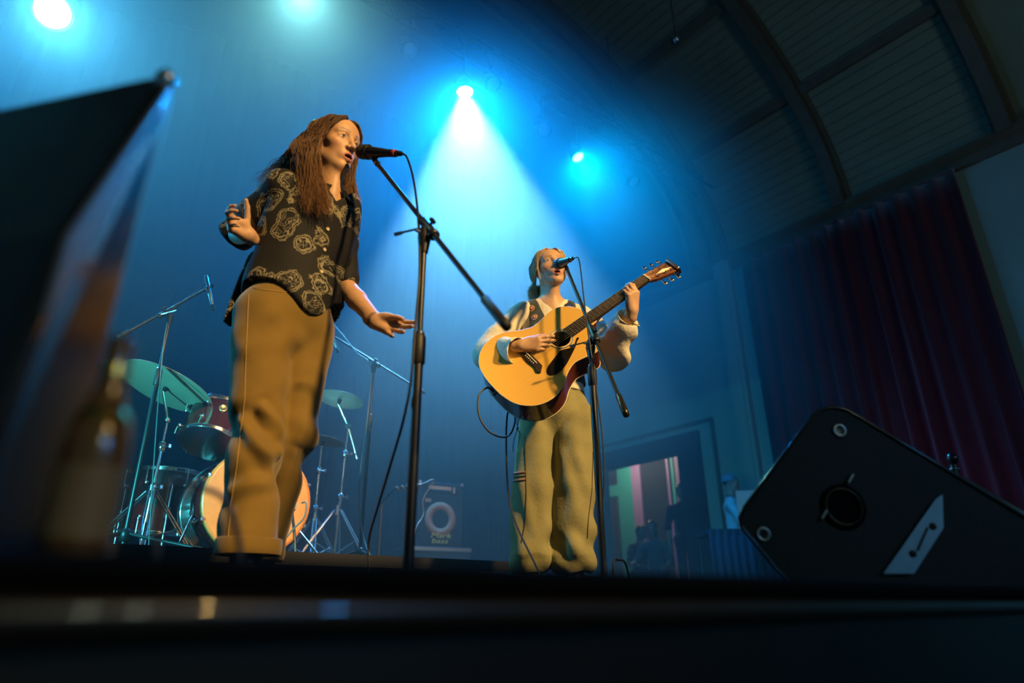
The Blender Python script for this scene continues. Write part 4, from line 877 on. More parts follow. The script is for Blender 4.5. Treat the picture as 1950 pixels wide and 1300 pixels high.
MB().tube(bez([W3(h0), W3(PV(984, 803, 2.86)), W3(h1), W3(PV(978, 840, 2.88)), W3(PV(977, 860, 2.89))], 20), .0025, 6).tube(bez([W3(PV(990, 792, 2.86)), W3(h1), W3(PV(990, 826, 2.87)), W3(PV(985, 852, 2.88))], 20), .0025, 6).ball(W3(h1), .007).build('tie_cord', M['bluecord'], pants)
for a_ in (aR2, aL2):
    g = N3(a_[0], a_[1], 0); V, F = sdf_mesh([rc(g + N3(0, .06, .042), g + N3(0, -.05, .035), .038, .042, .02), rc(g + N3(0, -.05, .035), g + N3(0, -.13, .028), .042, .03, .02), rc(g + N3(0, 0, .05), N3(a_[0], a_[1], .15), .042, .05, .02)], .006, clip=lambda X: .002-X[:, 2]); npmesh('shoe', V, F, M['shoe'], S2)
# ================================================================== acoustic guitar
B_ = Vector(W3(PV(1012, 684, 2.665))); Nt = Vector(W3(PV(1231, 531, 2.70)))
gx = (Nt-B_).normalized(); gs = (Nt-B_).length/.645
gz = Vector(W3(N3(-.10, -1, .34))); gz = (gz - gx*gz.dot(gx)).normalized(); gy = gz.cross(gx)
G0 = B_ - gx*.165*gs
def G(x, y, z=0.): return G0 + (gx*x + gy*y + gz*z)*gs
gt = empty('acoustic_guitar', G(.25, 0, -.05), 0, 'amber-topped acoustic guitar with dark pickguard held by the player in the cream blouse', 'guitar')
def grain_mat(name, c0, c1, scale, rough, coat=.5):
    m = mat(name, c0, rough, 0, .5, coat=coat); nt = m.node_tree; N = nt.nodes; tc = N.new('ShaderNodeTexCoord'); mp = N.new('ShaderNodeMapping')
    q = Matrix((gx, gy, gz)).to_3x3().to_euler(); mp.inputs['Rotation'].default_value = q; mp.inputs['Scale'].default_value = (1, 1, 1)
    m2 = N.new('ShaderNodeMapping'); m2.inputs['Scale'].default_value = scale; nt.links.new(tc.outputs['Object'], mp.inputs[0]); nt.links.new(mp.outputs[0], m2.inputs[0])
    ns = N.new('ShaderNodeTexNoise'); ns.inputs['Scale'].default_value = 6; ns.inputs['Detail'].default_value = 6; nt.links.new(m2.outputs[0], ns.inputs['Vector']); mx = N.new('ShaderNodeMix'); mx.data_type = 'RGBA'
    mx.inputs[6].default_value = (*c0, 1); mx.inputs[7].default_value = (*c1, 1); nt.links.new(ns.outputs['Fac'], mx.inputs[0]); nt.links.new(mx.outputs[2], N['Principled BSDF'].inputs['Base Color']); return m
M['spruce'] = grain_mat('amber_spruce', (.70, .38, .065), (.78, .46, .10), (1, 30, 1), .28); M['mahog'] = grain_mat('red_mahogany', (.085, .020, .012), (.15, .035, .018), (2, 12, 12), .22, .7)
M['binding'] = mat('cream_binding', (.75, .60, .36), .4, var=(50, .1)); M['rosewood'] = mat('rosewood', (.035, .020, .013), .45, var=(60, .4)); M['neckwood'] = mat('neck_mahogany', (.16, .06, .03), .35, var=(30, .3), coat=.4); M['string'] = mat('bronze_string', (.75, .55, .30), .3, 1., var=(300, .1)); M['fret'] = mat('fret_nickel', (.8, .72, .5), .25, 1., var=(100, .1)); M['bone'] = mat('bone', (.85, .78, .6), .5, var=(80, .1))
bass = [(0, .0), (.003, .06), (.022, .128), (.07, .180), (.13, .198), (.19, .186), (.245, .148), (.295, .128), (.34, .134), (.385, .143), (.43, .136), (.468, .105), (.488, .06), (.494, .028)]
treb = [(0, .0), (.003, .06), (.022, .128), (.07, .180), (.13, .198), (.19, .186), (.245, .148), (.295, .128), (.34, .134), (.375, .144), (.405, .142), (.424, .118), (.420, .085), (.428, .055), (.455, .036), (.494, .028)]
def cr2(pts, k): return [tuple(v)[:2] for v in bez([(x, y, 0) for x, y in pts], k*(len(pts)-1))]
up = cr2(bass, 5); dn = cr2(treb, 5); outl = [(x, y) for x, y in up] + [(x, -y) for x, y in reversed(dn[1:])]
outl = [(-.034 + x*(.528/.494), y*1.05) for x, y in outl]; sx = .322; hr_ = .041; DEP = .118
# top plate with the sound hole cut in it
no = len(outl); vs = [G(x, y, 0) for x, y in outl]; hv = []
for x, y in outl: a_ = math.atan2(y, x-sx); hv.append(G(sx+hr_*math.cos(a_), hr_*math.sin(a_), 0))
lowv = [h - gz*.003*gs for h in hv]
MB().add(vs + hv + lowv, [(i, (i+1) % no, no+(i+1) % no, no+i) for i in range(no)], False).add(hv+lowv, [(i, (i+1) % no, no+(i+1) % no, no+i) for i in range(no)], True).build('top', M['spruce'], gt)
MB().add([G(x, y, -.0005) for x, y in outl] + [G(x, y, -DEP) for x, y in outl], [(no+i, no+(i+1) % no, (i+1) % no, i) for i in range(no)], True).build('side', M['mahog'], gt)
MB().add([G(x, y, -DEP) for x, y in outl] + [G(.25, 0, -DEP-.006)], [((i+1) % no, i, no) for i in range(no)], False).build('back', M['mahog'], gt)
cl_ = [G(x, y, -.002) for x, y in outl]; MB().tube(cl_ + [cl_[0]], .0022*gs, 6).build('binding', M['binding'], gt); cl_ = [G(x, y, -DEP+.002) for x, y in outl]; MB().tube(cl_ + [cl_[0]], .0020*gs, 6).build('binding', M['binding'], gt)
ro = MB()
for r_, w_ in ((.0480, .0026), (.0545, .0010)): ro.torus(G(sx, 0, .0), gz, r_*gs, w_*gs, 40, 5)
ro.build('rosette', M['bone'], gt); MB().torus(G(sx, 0, .0), gz, .0515*gs, .0022*gs, 40, 5).build('rosette', M['rosewood'], gt)
pg = [(.375, -.058), (.352, -.075), (.31, -.098), (.26, -.122), (.215, -.130), (.185, -.120), (.182, -.098), (.20, -.080), (.235, -.066), (.28, -.052), (.30, -.050), (.335, -.066), (.362, -.060), (.385, -.044), (.392, -.050)]
pg = [(x-.012, y-.0) for x, y in pg]; pgp = [tuple(v)[:2] for v in bez([(x, y, 0) for x, y in pg + [pg[0]]], 90)][:-1]; MB().prism([G(x, y, .0004) for x, y in pgp], gz*.0016*gs).build('pickguard', M['blackgloss'], gt)
br = [(.150, -.082), (.176, -.060), (.178, .0), (.176, .060), (.150, .082), (.142, .070), (.150, .045), (.146, 0), (.150, -.045), (.142, -.070)]
bri = MB().prism([G(x, y, .0002) for x, y in br], gz*.008*gs).build('bridge', M['rosewood'], gt); MB().box(G(.166, 0, .010), (.003*gs, .075*gs, .006*gs), Matrix((gx, gy, gz)).transposed()).build('saddle', M['bone'], bri)
RG = Matrix((gx, gy, gz)).transposed()
for i in range(6): MB().ball(G(.156, -.026+.0104*i, .0095), .0028*gs, 8, 6).build('bridge_pin', M['bone'], bri)
# neck, fingerboard, frets
MB().prism([G(.366, -.0285, .001), G(.366, .0285, .001), G(.81, .0215, .003), G(.81, -.0215, .003)], gz*.007*gs).build('fingerboard', M['rosewood'], gt)
nk = MB(); vs = []; K = 10
for x, w_ in ((.485, .028), (.53, .0275), (.70, .0240), (.80, .0215), (.825, .0215)):
    for k in range(K+1): a_ = math.pi*k/K; vs.append(G(x, w_*math.cos(a_), .002 - (.021 if x > .5 else .07)*math.sin(a_)))
nk.add(vs, [(i*(K+1)+k, i*(K+1)+k+1, (i+1)*(K+1)+k+1, (i+1)*(K+1)+k) for i in range(4) for k in range(K)], True).build('neck', M['neckwood'], gt)
for f_ in range(1, 21):
    x = .81 - .645*(1-2**(-f_/12)); 
    if x < .37: break
    w_ = .0215 + .007*(.81-x)/.41; MB().cyl(G(x, -w_, .0102), G(x, w_, .0102), .0013*gs, n=6).build('fret', M['fret'], gt)
MB().box(G(.8125, 0, .009), (.005*gs, .043*gs, .012*gs), RG).build('nut', M['bone'], gt)
tilt = R(14); hx = gx*math.cos(tilt) - gz*math.sin(tilt); hz_ = gz*math.cos(tilt) + gx*math.sin(tilt)
def HD(x, y, z=0.): return G(.815, 0, .004) + (hx*x + gy*y + hz_*z)*gs
hd_ = MB().prism([HD(0, -.021), HD(.035, -.030), (HD(.17, -.037)), HD(.178, -.018), HD(.182, 0), HD(.178, .018), HD(.17, .037), HD(.035, .030), HD(0, .021)], -hz_*.015*gs).build('headstock', M['neckwood'], gt)
MB().prism([HD(.05, -.004, .0006), HD(.10, -.010, .0006), HD(.15, -.003, .0006), HD(.10, .008, .0006)], hz_*.0012).build('inlay', M['bone'], hd_)
strs = MB()
for i in range(6):
    yb, yn = -.026+.0104*i, -.0175+.007*i; side = 1 if i >= 3 else -1; k = (5-i) if i >= 3 else i; tx = (.050, .092, .134)[k if i < 3 else k]
    post = HD(tx, side*.019, 0)
    MB().cyl(G(.160, yb, .013), G(.8125, yn, .0165), .00055*gs + .00008*i, n=5).cyl(G(.8125, yn, .0165), post + hz_*.008*gs, .0005*gs, n=5).build('string', M['string'], gt)
    t_ = MB().cyl(post - hz_*.015*gs, post + hz_*.013*gs, .0032*gs, n=10).cyl(post, post + hz_*.003*gs, .006*gs, n=12).build('tuning_post', M['chrome'], gt)
    e0 = HD(tx, side*.033, -.008); e1 = HD(tx, side*.060, -.008); MB().cyl(e0, e1, .0025*gs, n=8).cbox(e1 + gy*side*.006*gs, (.016*gs, .014*gs, .008*gs), .003*gs, Matrix((hx, gy, hz_)).transposed()).build('tuner_button', M['chrome'], t_)
cp = empty('capo', HD(.165, 0, 0), 0, 'dark clamp capo parked on the end of the guitar headstock', 'capo')
MB().cbox(HD(.160, .004, .010), (.012*gs, .078*gs, .010*gs), .003*gs, Matrix((hx, gy, hz_)).transposed()).build('bar', M['steel'], cp); MB().tube([HD(.160, -.036, .010), HD(.162, -.046, -.006), HD(.160, -.036, -.026), HD(.152, -.004, -.034)], .006*gs, 8).build('lever', M['black'], cp)
# end pin, jack and strap
MB().cyl(G(-.046, 0, -.05), G(-.030, 0, -.05), .007*gs).build('end_pin', M['chrome'], gt)
M['strapm'] = mat('black_woven_strap', (.015, .015, .016), .8, var=(90, .3), bump=(200, .2))
def ribbon(pts, wv, w_, th, name, m_, parent):
    pts = bez(pts, 36); vs = []; fs = []
    for i, p in enumerate(pts):
        d_ = (pts[min(i+1, len(pts)-1)]-pts[max(i-1, 0)]).normalized(); x = Vector(wv); x = (x-d_*x.dot(d_)).normalized(); n_ = d_.cross(x)
        vs += [p+x*w_+n_*th, p-x*w_+n_*th, p-x*w_-n_*th, p+x*w_-n_*th]
    for i in range(len(pts)-1):
        for k in range(4): fs.append((i*4+k, i*4+(k+1) % 4, i*4+4+(k+1) % 4, i*4+4+k))
    fs += [(0, 1, 2, 3), tuple(len(vs)-4+k for k in (3, 2, 1, 0))]
    return MB().add(vs, fs, False).build(name, m_, parent)
strap = ribbon([G(.50, .0, -.06), W3(PV(1098, 596, 2.86)), W3(PV(1083, 580, 2.93)), W3(N3(*(N2 + l2*.085))+N3(0, .03, .0)), W3(N2 + l2*.05 + N3(0, .12, -.10)), W3(C2 + N3(-.05, .15, -.1)), W3(W2 + N3(-.15, .06, .06)), G(-.036, 0, -.05)], W3((.9, .1, .45)), .016, .0012, 'strap', M['strapm'], gt)
ribbon([W3(PV(1082, 716, 2.83)), W3(PV(1098, 712, 2.82)), W3(PV(1112, 702, 2.83))], W3((.3, -.1, 1)), .022, .003, 'belt_panel', M['vest'], S2)
for x, y in ((1100, 705), (1111, 700)): sun(P(x, y, 2.81), Vector(W3(N3(.1, -1, -.1))), S2)
# guitar lead: a loop from the jack, then down to the floor
M['lead'] = mat('black_braided_lead', (.02, .021, .023), .5, var=(400, .5))
gl = tag(MB().tube(bez([G(-.040, -.01, -.05), P(930, 738, 2.70), P(912, 752, 2.68), P(912, 790, 2.68), P(930, 820, 2.70), P(955, 832, 2.74), P(972, 826, 2.78), P(981, 800, 2.80), P(975, 782, 2.83), P(966, 790, 2.84), P(964, 850, 2.85), P(968, 940, 2.80), P(984, 1000, 2.75), P(1018, 1072, 2.66), W3(PV(1030, 1100, 2.6))*1.0, Vector((W3(PV(1030, 1100, 2.6)).x, W3(PV(1030, 1100, 2.6)).y, .006))], 150), .0042, 7).build('guitar_lead', M['lead']), 'black braided guitar lead looping from the guitar down to the stage', 'cable')
# ================================================================== microphones, stands, cables
def line_to_px(A, B, px_x):           # go on from A through B until the picture column px_x
    A = Vector(A); B = Vector(B); d = B-A; t = 1.0
    for _ in range(4000):
        q = A+d*t-CAM; x = 975+FPX*q.dot(RV)/q.dot(FV)
        if x >= px_x: break
        t += .001
    return A+d*t
M['grille'] = mat('mic_grille', (.03, .03, .032), .45, .3, bump=(700, .6)); M['darkgrille'] = mat('dark_mic_grille', (.03, .026, .022), .5, .3, bump=(700, .6)); M['redring'] = mat('red_ring', (.5, .05, .05), .4, var=(40, .1))
def vocal_mic(head, tail, label, clip_at, dark=False):
    head = Vector(head); tail = Vector(tail); d = (tail-head).normalized(); L = (tail-head).length
    r = empty('microphone', head, 0, label, 'microphone')
    MB().lathe(head - d*.024, d, [(0, .002), (.003, .012), (.010, .021), (.020, .0255), (.032, .0262), (.042, .0245), (.050, .022)], 22).build('grille', M['darkgrille'] if dark else M['grille'], r)
    MB().lathe(head + d*.024, d, [(0, .0262), (.004, .0266), (.010, .0262), (.013, .023)], 22).build('ring', M['black'], r)
    MB().lathe(head + d*.034, d, [(0, .022), (.02, .0195), (L*.75-.03, .0135), (L-.034, .0125)], 20).build('handle', M['black'], r)
    MB().lathe(tail, d, [(-.012, .0105), (0, .0100), (.002, .0100), (.03, .0085), (.036, .005)], 16).build('plug', M['blackgloss'], r)
    if dark: MB().lathe(tail, d, [(-.006, .0129), (.004, .0129)], 16).build('ring', M['redring'], r)
    return r
def mic_stand(foot, top_z, lower_z, joint, boom_a, boom_b, label, rt=(.0125, .008), tail=.12, ang=20, knob=None, weight=None, legs=.30, tripod_base=False):
    foot = Vector(foot); r = empty('microphone_stand', foot, 0, label, 'microphone stand'); z0 = foot.z
    top = Vector((foot.x, foot.y, top_z)); lo_ = Vector((foot.x, foot.y, lower_z))
    MB().cyl(foot + ZV*.03, lo_, rt[0], n=16).build('lower_tube', M['black'], r); MB().cyl(lo_, top, rt[1], n=14).build('upper_tube', M['black'], r)
    MB().lathe(lo_ - ZV*.05, ZV, [(0, rt[0]*1.05), (.004, rt[0]*1.35), (.075, rt[0]*1.35), (.085, rt[0]*1.0), (.095, rt[1])], 16).build('clutch', M['rubber'], r); MB().lathe(lo_ + ZV*.034, ZV, [(0, rt[0]*1.05), (.006, rt[0]*1.05)], 16).build('collar', M['chrome'], r)
    if not tripod_base: MB().lathe(foot, ZV, [(0, .125), (.006, .13), (.018, .128), (.026, .10), (.030, .022), (.05, .016)], 32).build('round_base', M['black'], r)
    for k in range(3 if tripod_base else 0):
        a = R(ang+120*k); d = Vector((math.cos(a), math.sin(a), 0)); lg = MB().tube([foot + ZV*.10, foot + d*.05 + ZV*.085, foot + d*legs + ZV*.012], .008, 8).build('leg', M['black'], r)
        MB().cyl(foot + d*(legs-.02) + ZV*.0125, foot + d*(legs+.015) + ZV*.0125, .012, n=10).build('rubber_foot', M['rubber'], lg)
    if tripod_base: MB().lathe(foot + ZV*.06, ZV, [(0, .016), (.004, .024), (.05, .024), (.056, .014)], 16).build('hub', M['black'], r)
    joint = Vector(joint); a = Vector(boom_a); b = Vector(boom_b); d = (b-a).normalized()
    MB().cyl(a, b, rt[1]*.95, n=14).build('boom', M['black'], r)
    MB().lathe(b - d*tail, d, [(0, rt[1]*1.0), (.004, rt[1]*1.45), (tail-.01, rt[1]*1.5), (tail+.012, rt[1]*1.35), (tail+.014, 0)], 14).build('counterweight', M['rubber'] if weight is None else weight, r)
    MB().lathe(joint - d*.05, d, [(0, rt[1]*1.5), (.006, rt[1]*1.7), (.08, rt[1]*1.7), (.088, rt[1]*2.0), (.10, rt[1]*2.0), (.102, rt[1]*1.2)], 14).build('boom_sleeve', M['black'], r)
    sd = d.cross(ZV).normalized(); sd = -sd if sd.dot(FV) > 0 else sd
    MB().cyl(top - ZV*.06, top - ZV*.012, rt[1]*1.5, rt[1]*2.4, n=14).cyl(top - ZV*.012, top + ZV*.02, rt[1]*2.4, rt[1]*1.6, n=14).cyl(top, joint, rt[1]*1.5, n=12).build('swivel', M['black'], r)
    kn = MB().cyl(top, top + (sd*.8 - d*.2).normalized()*.03, .005, n=8).build('clamp_screw', M['chrome'], r)
    e = top + (sd*.8 - d*.2).normalized()*.03; MB().cyl(e - R0*.045 - ZV*.012, e + R0*.012 + ZV*.004, .0032, n=8).cyl(e - R0*.058 - ZV*.016, e - R0*.036 - ZV*.010, .0055, n=10).build('clamp_handle', M['chrome'], r)
    w_ = d.cross(sd).normalized(); w_ = w_ if w_.z > 0 else -w_; kb = joint + d*.0 + w_*.012
    MB().cyl(joint, joint + w_*.03, .004, n=8).cyl(joint + w_*.024 - d*.011, joint + w_*.024 + d*.011, .006, n=10).build('boom_knob', M['black'], r)
    MB().cyl(a - d*.028, a + d*.016, .0085, .0100, n=12).build('mic_clip', M['blackgloss'], r); MB().lathe(a + d*.016, d, [(0, .0105), (.005, .0105)], 12).build('clip_ring', M['chrome'], r)
    return r
# -- stand of the singer in the dark shirt
A1 = P(716, 308, 1.845); B1 = P(816, 434, 1.60); E1 = line_to_px(A1, B1, 962); ft = P(793, 760, 1.60)
mic_stand((ft.x, ft.y, 0), P(806, 446, 1.60).z, P(797, 660, 1.60).z, B1, A1, E1, 'black boom microphone stand in front of the singer in the dark shirt', rt=(.0130, .0080), ang=75)
mh = P(690, 289, 1.872); mt = P(752, 292, 1.80)
vocal_mic(mh, mt, 'black vocal microphone at the mouth of the long-haired singer', None, True)
MB().cyl(A1 - (A1-B1).normalized()*-.02, (mh+mt)/2 - ZV*.012, .006, n=8).build('clip_neck', M['blackgloss'], bpy.data.objects['microphone_stand'])
M['cable'] = mat('black_cable', (.013, .013, .014), .45, var=(60, .3))
def cable(pts, r, label, name='cable', n=120, m_=None): return tag(MB().tube(bez(pts, n), r, 7).build(name, m_ or M['cable']), label, 'cable')
dmt = (mt-mh).normalized()
fl = P(704, 1004, 1.95); fl2 = Vector((fl.x-.05, fl.y+.25, .006))
cable([mt + dmt*.034, P(775, 300, 1.775), P(787, 340, 1.73), P(797, 420, 1.62), P(799, 520, 1.575), P(791, 620, 1.575), P(783, 720, 1.58), P(768, 800, 1.62), P(742, 890, 1.74), P(718, 970, 1.86), P(702, 1030, 1.95), Vector((P(698, 1060, 1.95).x, P(698, 1060, 1.95).y, .006)), fl2], .0036, 'black microphone cable hanging beside the stand of the singer in the dark shirt', 'microphone_cable')
# -- stand of the guitar player
A2 = P(1078, 508, 2.745); B2 = P(1130, 636, 2.50); E2 = line_to_px(A2, B2, 1191); ft2 = P(1136, 860, 2.50)
M['brassblack'] = mat('worn_black_steel', (.05, .04, .025), .28, .7, var=(40, .4))
mic_stand((ft2.x, ft2.y, 0), P(1127, 656, 2.50).z, P(1130, 712, 2.50).z, B2, A2, E2, 'black boom microphone stand in front of the guitar player', rt=(.0135, .0085), tail=.095, ang=50, weight=M['brassblack'])
mh2 = P(1063, 503, 2.775); mt2 = P(1086, 494, 2.64)
vocal_mic(mh2, mt2, 'black vocal microphone at the mouth of the guitar player', None)
d2_ = (mt2-mh2).normalized()
cable([mt2 + d2_*.034, P(1101, 491, 2.585), P(1106, 515, 2.57), P(1111, 560, 2.53), P(1117, 610, 2.50), P(1124, 660, 2.47), P(1133, 720, 2.47), P(1146, 820, 2.47), P(1150, 900, 2.47), P(1147, 990, 2.47), P(1152, 1060, 2.47), Vector((P(1160, 1100, 2.45).x, P(1160, 1100, 2.45).y, .006)), Vector((P(1200, 1100, 2.6).x, P(1200, 1100, 2.6).y, .006))], .0032, 'black microphone cable running down the stand of the guitar player', 'microphone_cable')
cable([Vector((P(1165, 1100, 2.5).x, P(1165, 1100, 2.5).y, .006)), P(1168, 1072, 2.52), P(1178, 1066, 2.55), P(1192, 1075, 2.6), Vector((P(1202, 1100, 2.62).x, P(1202, 1100, 2.62).y, .006))], .0042, 'short arch of cable on the stage right of the guitar player', 'floor_cable', 30)
# ================================================================== drum riser and kit
RZ_ = .20; YR0 = 2.8
M['riser'] = mat('riser_top', (.03, .03, .032), .5, var=(6, .3)); M['riserlip'] = mat('riser_aluminium_edge', (.006, .0065, .008), .6, .0, .2, var=(20, .2))
rs_ = empty('drum_riser', (1.0, YR0+1.2, 0), 0, 'low dark riser with a pale metal front edge under the drum kit', 'riser')
MB().box((.55, YR0+1.2, RZ_-.02), (3.5, 2.38, .04)).build('deck', M['riser'], rs_); MB().box((.55, YR0-.002, RZ_-.026), (3.52, .016, .052)).build('edge', M['riserlip'], rs_); MB().box((.55, YR0+.05, RZ_/2-.03), (3.4, .02, RZ_-.062)).build('skirt', M['blackcarpet'], rs_)
for xx in (-1.0, .55, 2.1):
    for yy in (YR0+.15, YR0+2.2): MB().cyl((xx, yy, 0), (xx, yy, RZ_-.04), .025, n=10).build('leg', M['black'], rs_)
M['shell'] = grain = mat('burgundy_burst_lacquer', (.05, .008, .010), .2, 0, .5, var=(5, .5), coat=.8); M['hoopwood'] = mat('orange_wood_hoop', (.50, .20, .05), .35, var=(18, .25), coat=.4)
M['drumhead'] = mat('cream_drumhead', (.70, .58, .36), .55, var=(5, .08)); M['clearhead'] = mat('frosted_drumhead', (.62, .66, .66), .6, var=(6, .1)); M['cymbal'] = mat('bronze_cymbal', (.55, .48, .34), .42, .45, bump=(60, .12), var=(14, .15))
FB = P(490, 955, 3.42); bdr = .265; fwd = Vector((0, -1, 0)); FB.z = RZ_ + bdr + .028
kit = empty('bass_drum', (FB.x, FB.y+.2, RZ_), 0, 'dark red bass drum with orange hoop and cream front head', 'drum')
MB().lathe(FB + Vector((0, .02, 0)), (0, 1, 0), [(0, bdr*.96), (0, bdr*.985), (.40, bdr*.985), (.40, bdr*.96)], 48).build('shell', M['shell'], kit)
for yy in (0, .42): MB().lathe(FB + Vector((0, yy-.02, 0)), (0, 1, 0), [(0, bdr*.965), (0, bdr*1.03), (.04, bdr*1.03), (.04, bdr*.965)], 48).build('hoop', M['hoopwood'] if yy == 0 else M['chrome'], kit)
hd0 = MB().lathe(FB + Vector((0, .003, 0)), (0, 1, 0), [(0, bdr*.97), (.004, bdr*.97)], 48).build('front_head', M['drumhead'], kit)
MB().lathe(FB + Vector((.10, -.0005, .02)), (0, 1, 0), [(0, .068), (.003, .068)], 28).build('port_hole', M['blackmatte'], hd0)
for k in range(8):
    a = R(22.5+45*k); c = Vector((math.cos(a), 0, math.sin(a)))
    lg = MB().cyl(FB + c*bdr*1.02 + Vector((0, .10, 0)), FB + c*bdr*1.02 + Vector((0, .15, 0)), .014, .012, n=10).ball(FB + c*bdr*1.03 + Vector((0, .125, 0)), .016, 10, 8).build('lug', M['chrome'], kit)
    MB().cyl(FB + c*bdr*1.055 + Vector((0, -.03, 0)), FB + c*bdr*1.045 + Vector((0, .12, 0)), .004, n=8).cbox(FB + c*bdr*1.045 + Vector((0, -.012, 0)), (.02, .018, .02), .004).build('tension_claw', M['chrome'], lg)
for s in (-1, 1):
    b0 = FB + Vector((s*bdr*.95, .18, -.06)); e0 = Vector((FB.x + s*(bdr+.10), FB.y-.06, RZ_+.008))
    MB().cyl(b0, e0, .007, n=8).cyl(b0 + ZV*.05, b0 - ZV*.02, .012, n=10).ball(b0, .02, 10, 8).build('spur', M['chrome'], kit); MB().cyl(e0, e0 + (e0-b0).normalized()*.02, .010, .006, n=8).build('spur_tip', M['rubber'], kit)
def drum(name, c, axis, r, h, label, lugs, badge=None, logo=None, hz=None):
    c = Vector(c); ax = Vector(axis).normalized(); root = empty(name, c, 0, label, 'drum'); x = (ax.cross(FV)).normalized(); y = ax.cross(x)
    MB().lathe(c - ax*h/2, ax, [(0, r*.985), (h, r*.985)], 40).build('shell', M['shell'], root)
    for t in (-1, 1):
        q = c + ax*(t*h/2); MB().lathe(q - ax*.012, ax, [(0, r*.975), (0, r*1.04), (.004, r*1.055), (.02, r*1.03), (.024, r*1.045), (.024, r*.975)], 40).build('rim', M['chrome'], root)
        MB().lathe(q + ax*(t*.004) - ax*.002, ax, [(0, r*.98), (.004, r*.98)], 40).build('drumhead', M['clearhead'], root)
    for k in range(lugs):
        a = 2*math.pi*(k+.5)/lugs; o = x*math.cos(a) + y*math.sin(a); p = c + o*r*1.0
        for t in (-1, 1): MB().ball(p + ax*(t*h*.26) + o*.012, .014, 10, 8).cyl(p + ax*(t*h*.26) + o*.02, p + ax*(t*(h/2+.008)) + o*.02, .0045, n=8).cyl(p + ax*(t*h*.26), p + ax*(t*h*.26)+o*.014, .010, n=8).build('lug', M['chrome'], root)
    return root, x, y
tc = P(410, 815, 3.45); tax = Vector(W3(N3(.02, .40, 1))).normalized(); trt, tx_, ty_ = drum('rack_tom', tc, tax, .155, .19, 'dark red rack tom with chrome rims mounted above the bass drum', 6)
cdir = (CAM-tc); cdir = (cdir - tax*cdir.dot(tax)).normalized(); bp_ = tc + (cdir*.97 + tx_*.0).normalized()*.1555 + tax*.03
M['badge'] = mat('gold_badge', (.6, .45, .2), .3, .9, var=(40, .2)); MB().lathe(bp_, cdir, [(0, .022), (.003, .022), (.004, .015), (.002, .012), (.002, 0)], 24).build('badge', M['badge'], trt)
MB().tube([tc - tax*.05 + cdir*-.15, Vector((tc.x, tc.y+.18, tc.z-.12)), Vector((FB.x, FB.y+.20, FB.z+bdr))], .012, 8).build('mount', M['chrome'], trt)
def text_mesh(txt, size, extrude, name, m_, parent, origin, xdir, ydir, shear=0., xs=1.0):
    cu = bpy.data.curves.new('txt', 'FONT'); cu.body = txt; cu.size = size; cu.extrude = extrude; cu.align_x = 'CENTER'; cu.align_y = 'CENTER'; cu.shear = shear
    ob = bpy.data.objects.new('txt', cu); COL.objects.link(ob); dg = bpy.context.evaluated_depsgraph_get(); me = bpy.data.meshes.new_from_object(ob.evaluated_get(dg)); bpy.data.objects.remove(ob)
    x = Vector(xdir).normalized(); y = Vector(ydir).normalized(); z = x.cross(y); inv = wm(parent).inverted(); me.transform(inv @ Matrix.Translation(origin) @ Matrix((x, y, z)).transposed().to_4x4() @ Matrix.Diagonal((xs, 1, 1, 1)))
    me.materials.clear(); me.materials.append(m_); o = bpy.data.objects.new(name, me); COL.objects.link(o); o.parent = parent; return o
bx = (R0 - tax*R0.dot(tax)).normalized(); by = bx.cross(-tax) if True else None; by = (-tax).cross(bx)
text_mesh('TAMA', .026, .0005, 'lettering', M['blackmatte'], trt, tc - tax*(.095+.0075) + by*.115*(1 if by.dot(FV) < 0 else -1), bx, by)
fcp = P(312, 930, 3.95); drum('floor_tom', (fcp.x, fcp.y, RZ_+.36), (0, 0, 1), .19, .36, 'dark floor tom standing left of the bass drum behind the cymbal stand', 6)[0]
ftm = bpy.data.objects['floor_tom']
for k in range(3):
    a = R(30+120*k); q = Vector((fcp.x + .21*math.cos(a), fcp.y + .21*math.sin(a), 0)); MB().cyl((q.x, q.y, RZ_), (q.x, q.y, RZ_+.45), .006, n=8).cyl((q.x, q.y, RZ_+.26), (q.x, q.y, RZ_+.32), .014, n=8).cyl((q.x, q.y, RZ_), (q.x, q.y, RZ_+.03), .012, n=8).build('leg', M['chrome'], ftm)
def tripod(root, foot, hub_z, spread_, ang, m_, double=True, z0=RZ_):
    f = Vector(foot)
    for k in range(3):
        a = R(ang+120*k); d = Vector((math.cos(a), math.sin(a), 0)); sd = d.cross(ZV); e = Vector((f.x, f.y, z0)) + d*spread_
        top = Vector((f.x, f.y, hub_z)) + d*.022; L_ = MB()
        for s in ((-1, 1) if double else (0,)): L_.tube([top + sd*s*.010, (top+e)/2 + sd*s*.014 + ZV*.01, e + sd*s*.008 + ZV*.012], .0055, 6)
        lg = L_.build('leg', m_, root); MB().ball(e + ZV*.012, .016, 10, 8, (1, 1, .75)).build('rubber_foot', M['rubber'], lg)
        MB().tube([Vector((f.x, f.y, z0+.10)) + d*.015, top*.45 + e*.55 + ZV*.012], .004, 6).build('brace', m_, root)
    MB().cyl((f.x, f.y, hub_z-.03), (f.x, f.y, hub_z+.03), .022, n=12).build('hub', m_, root)
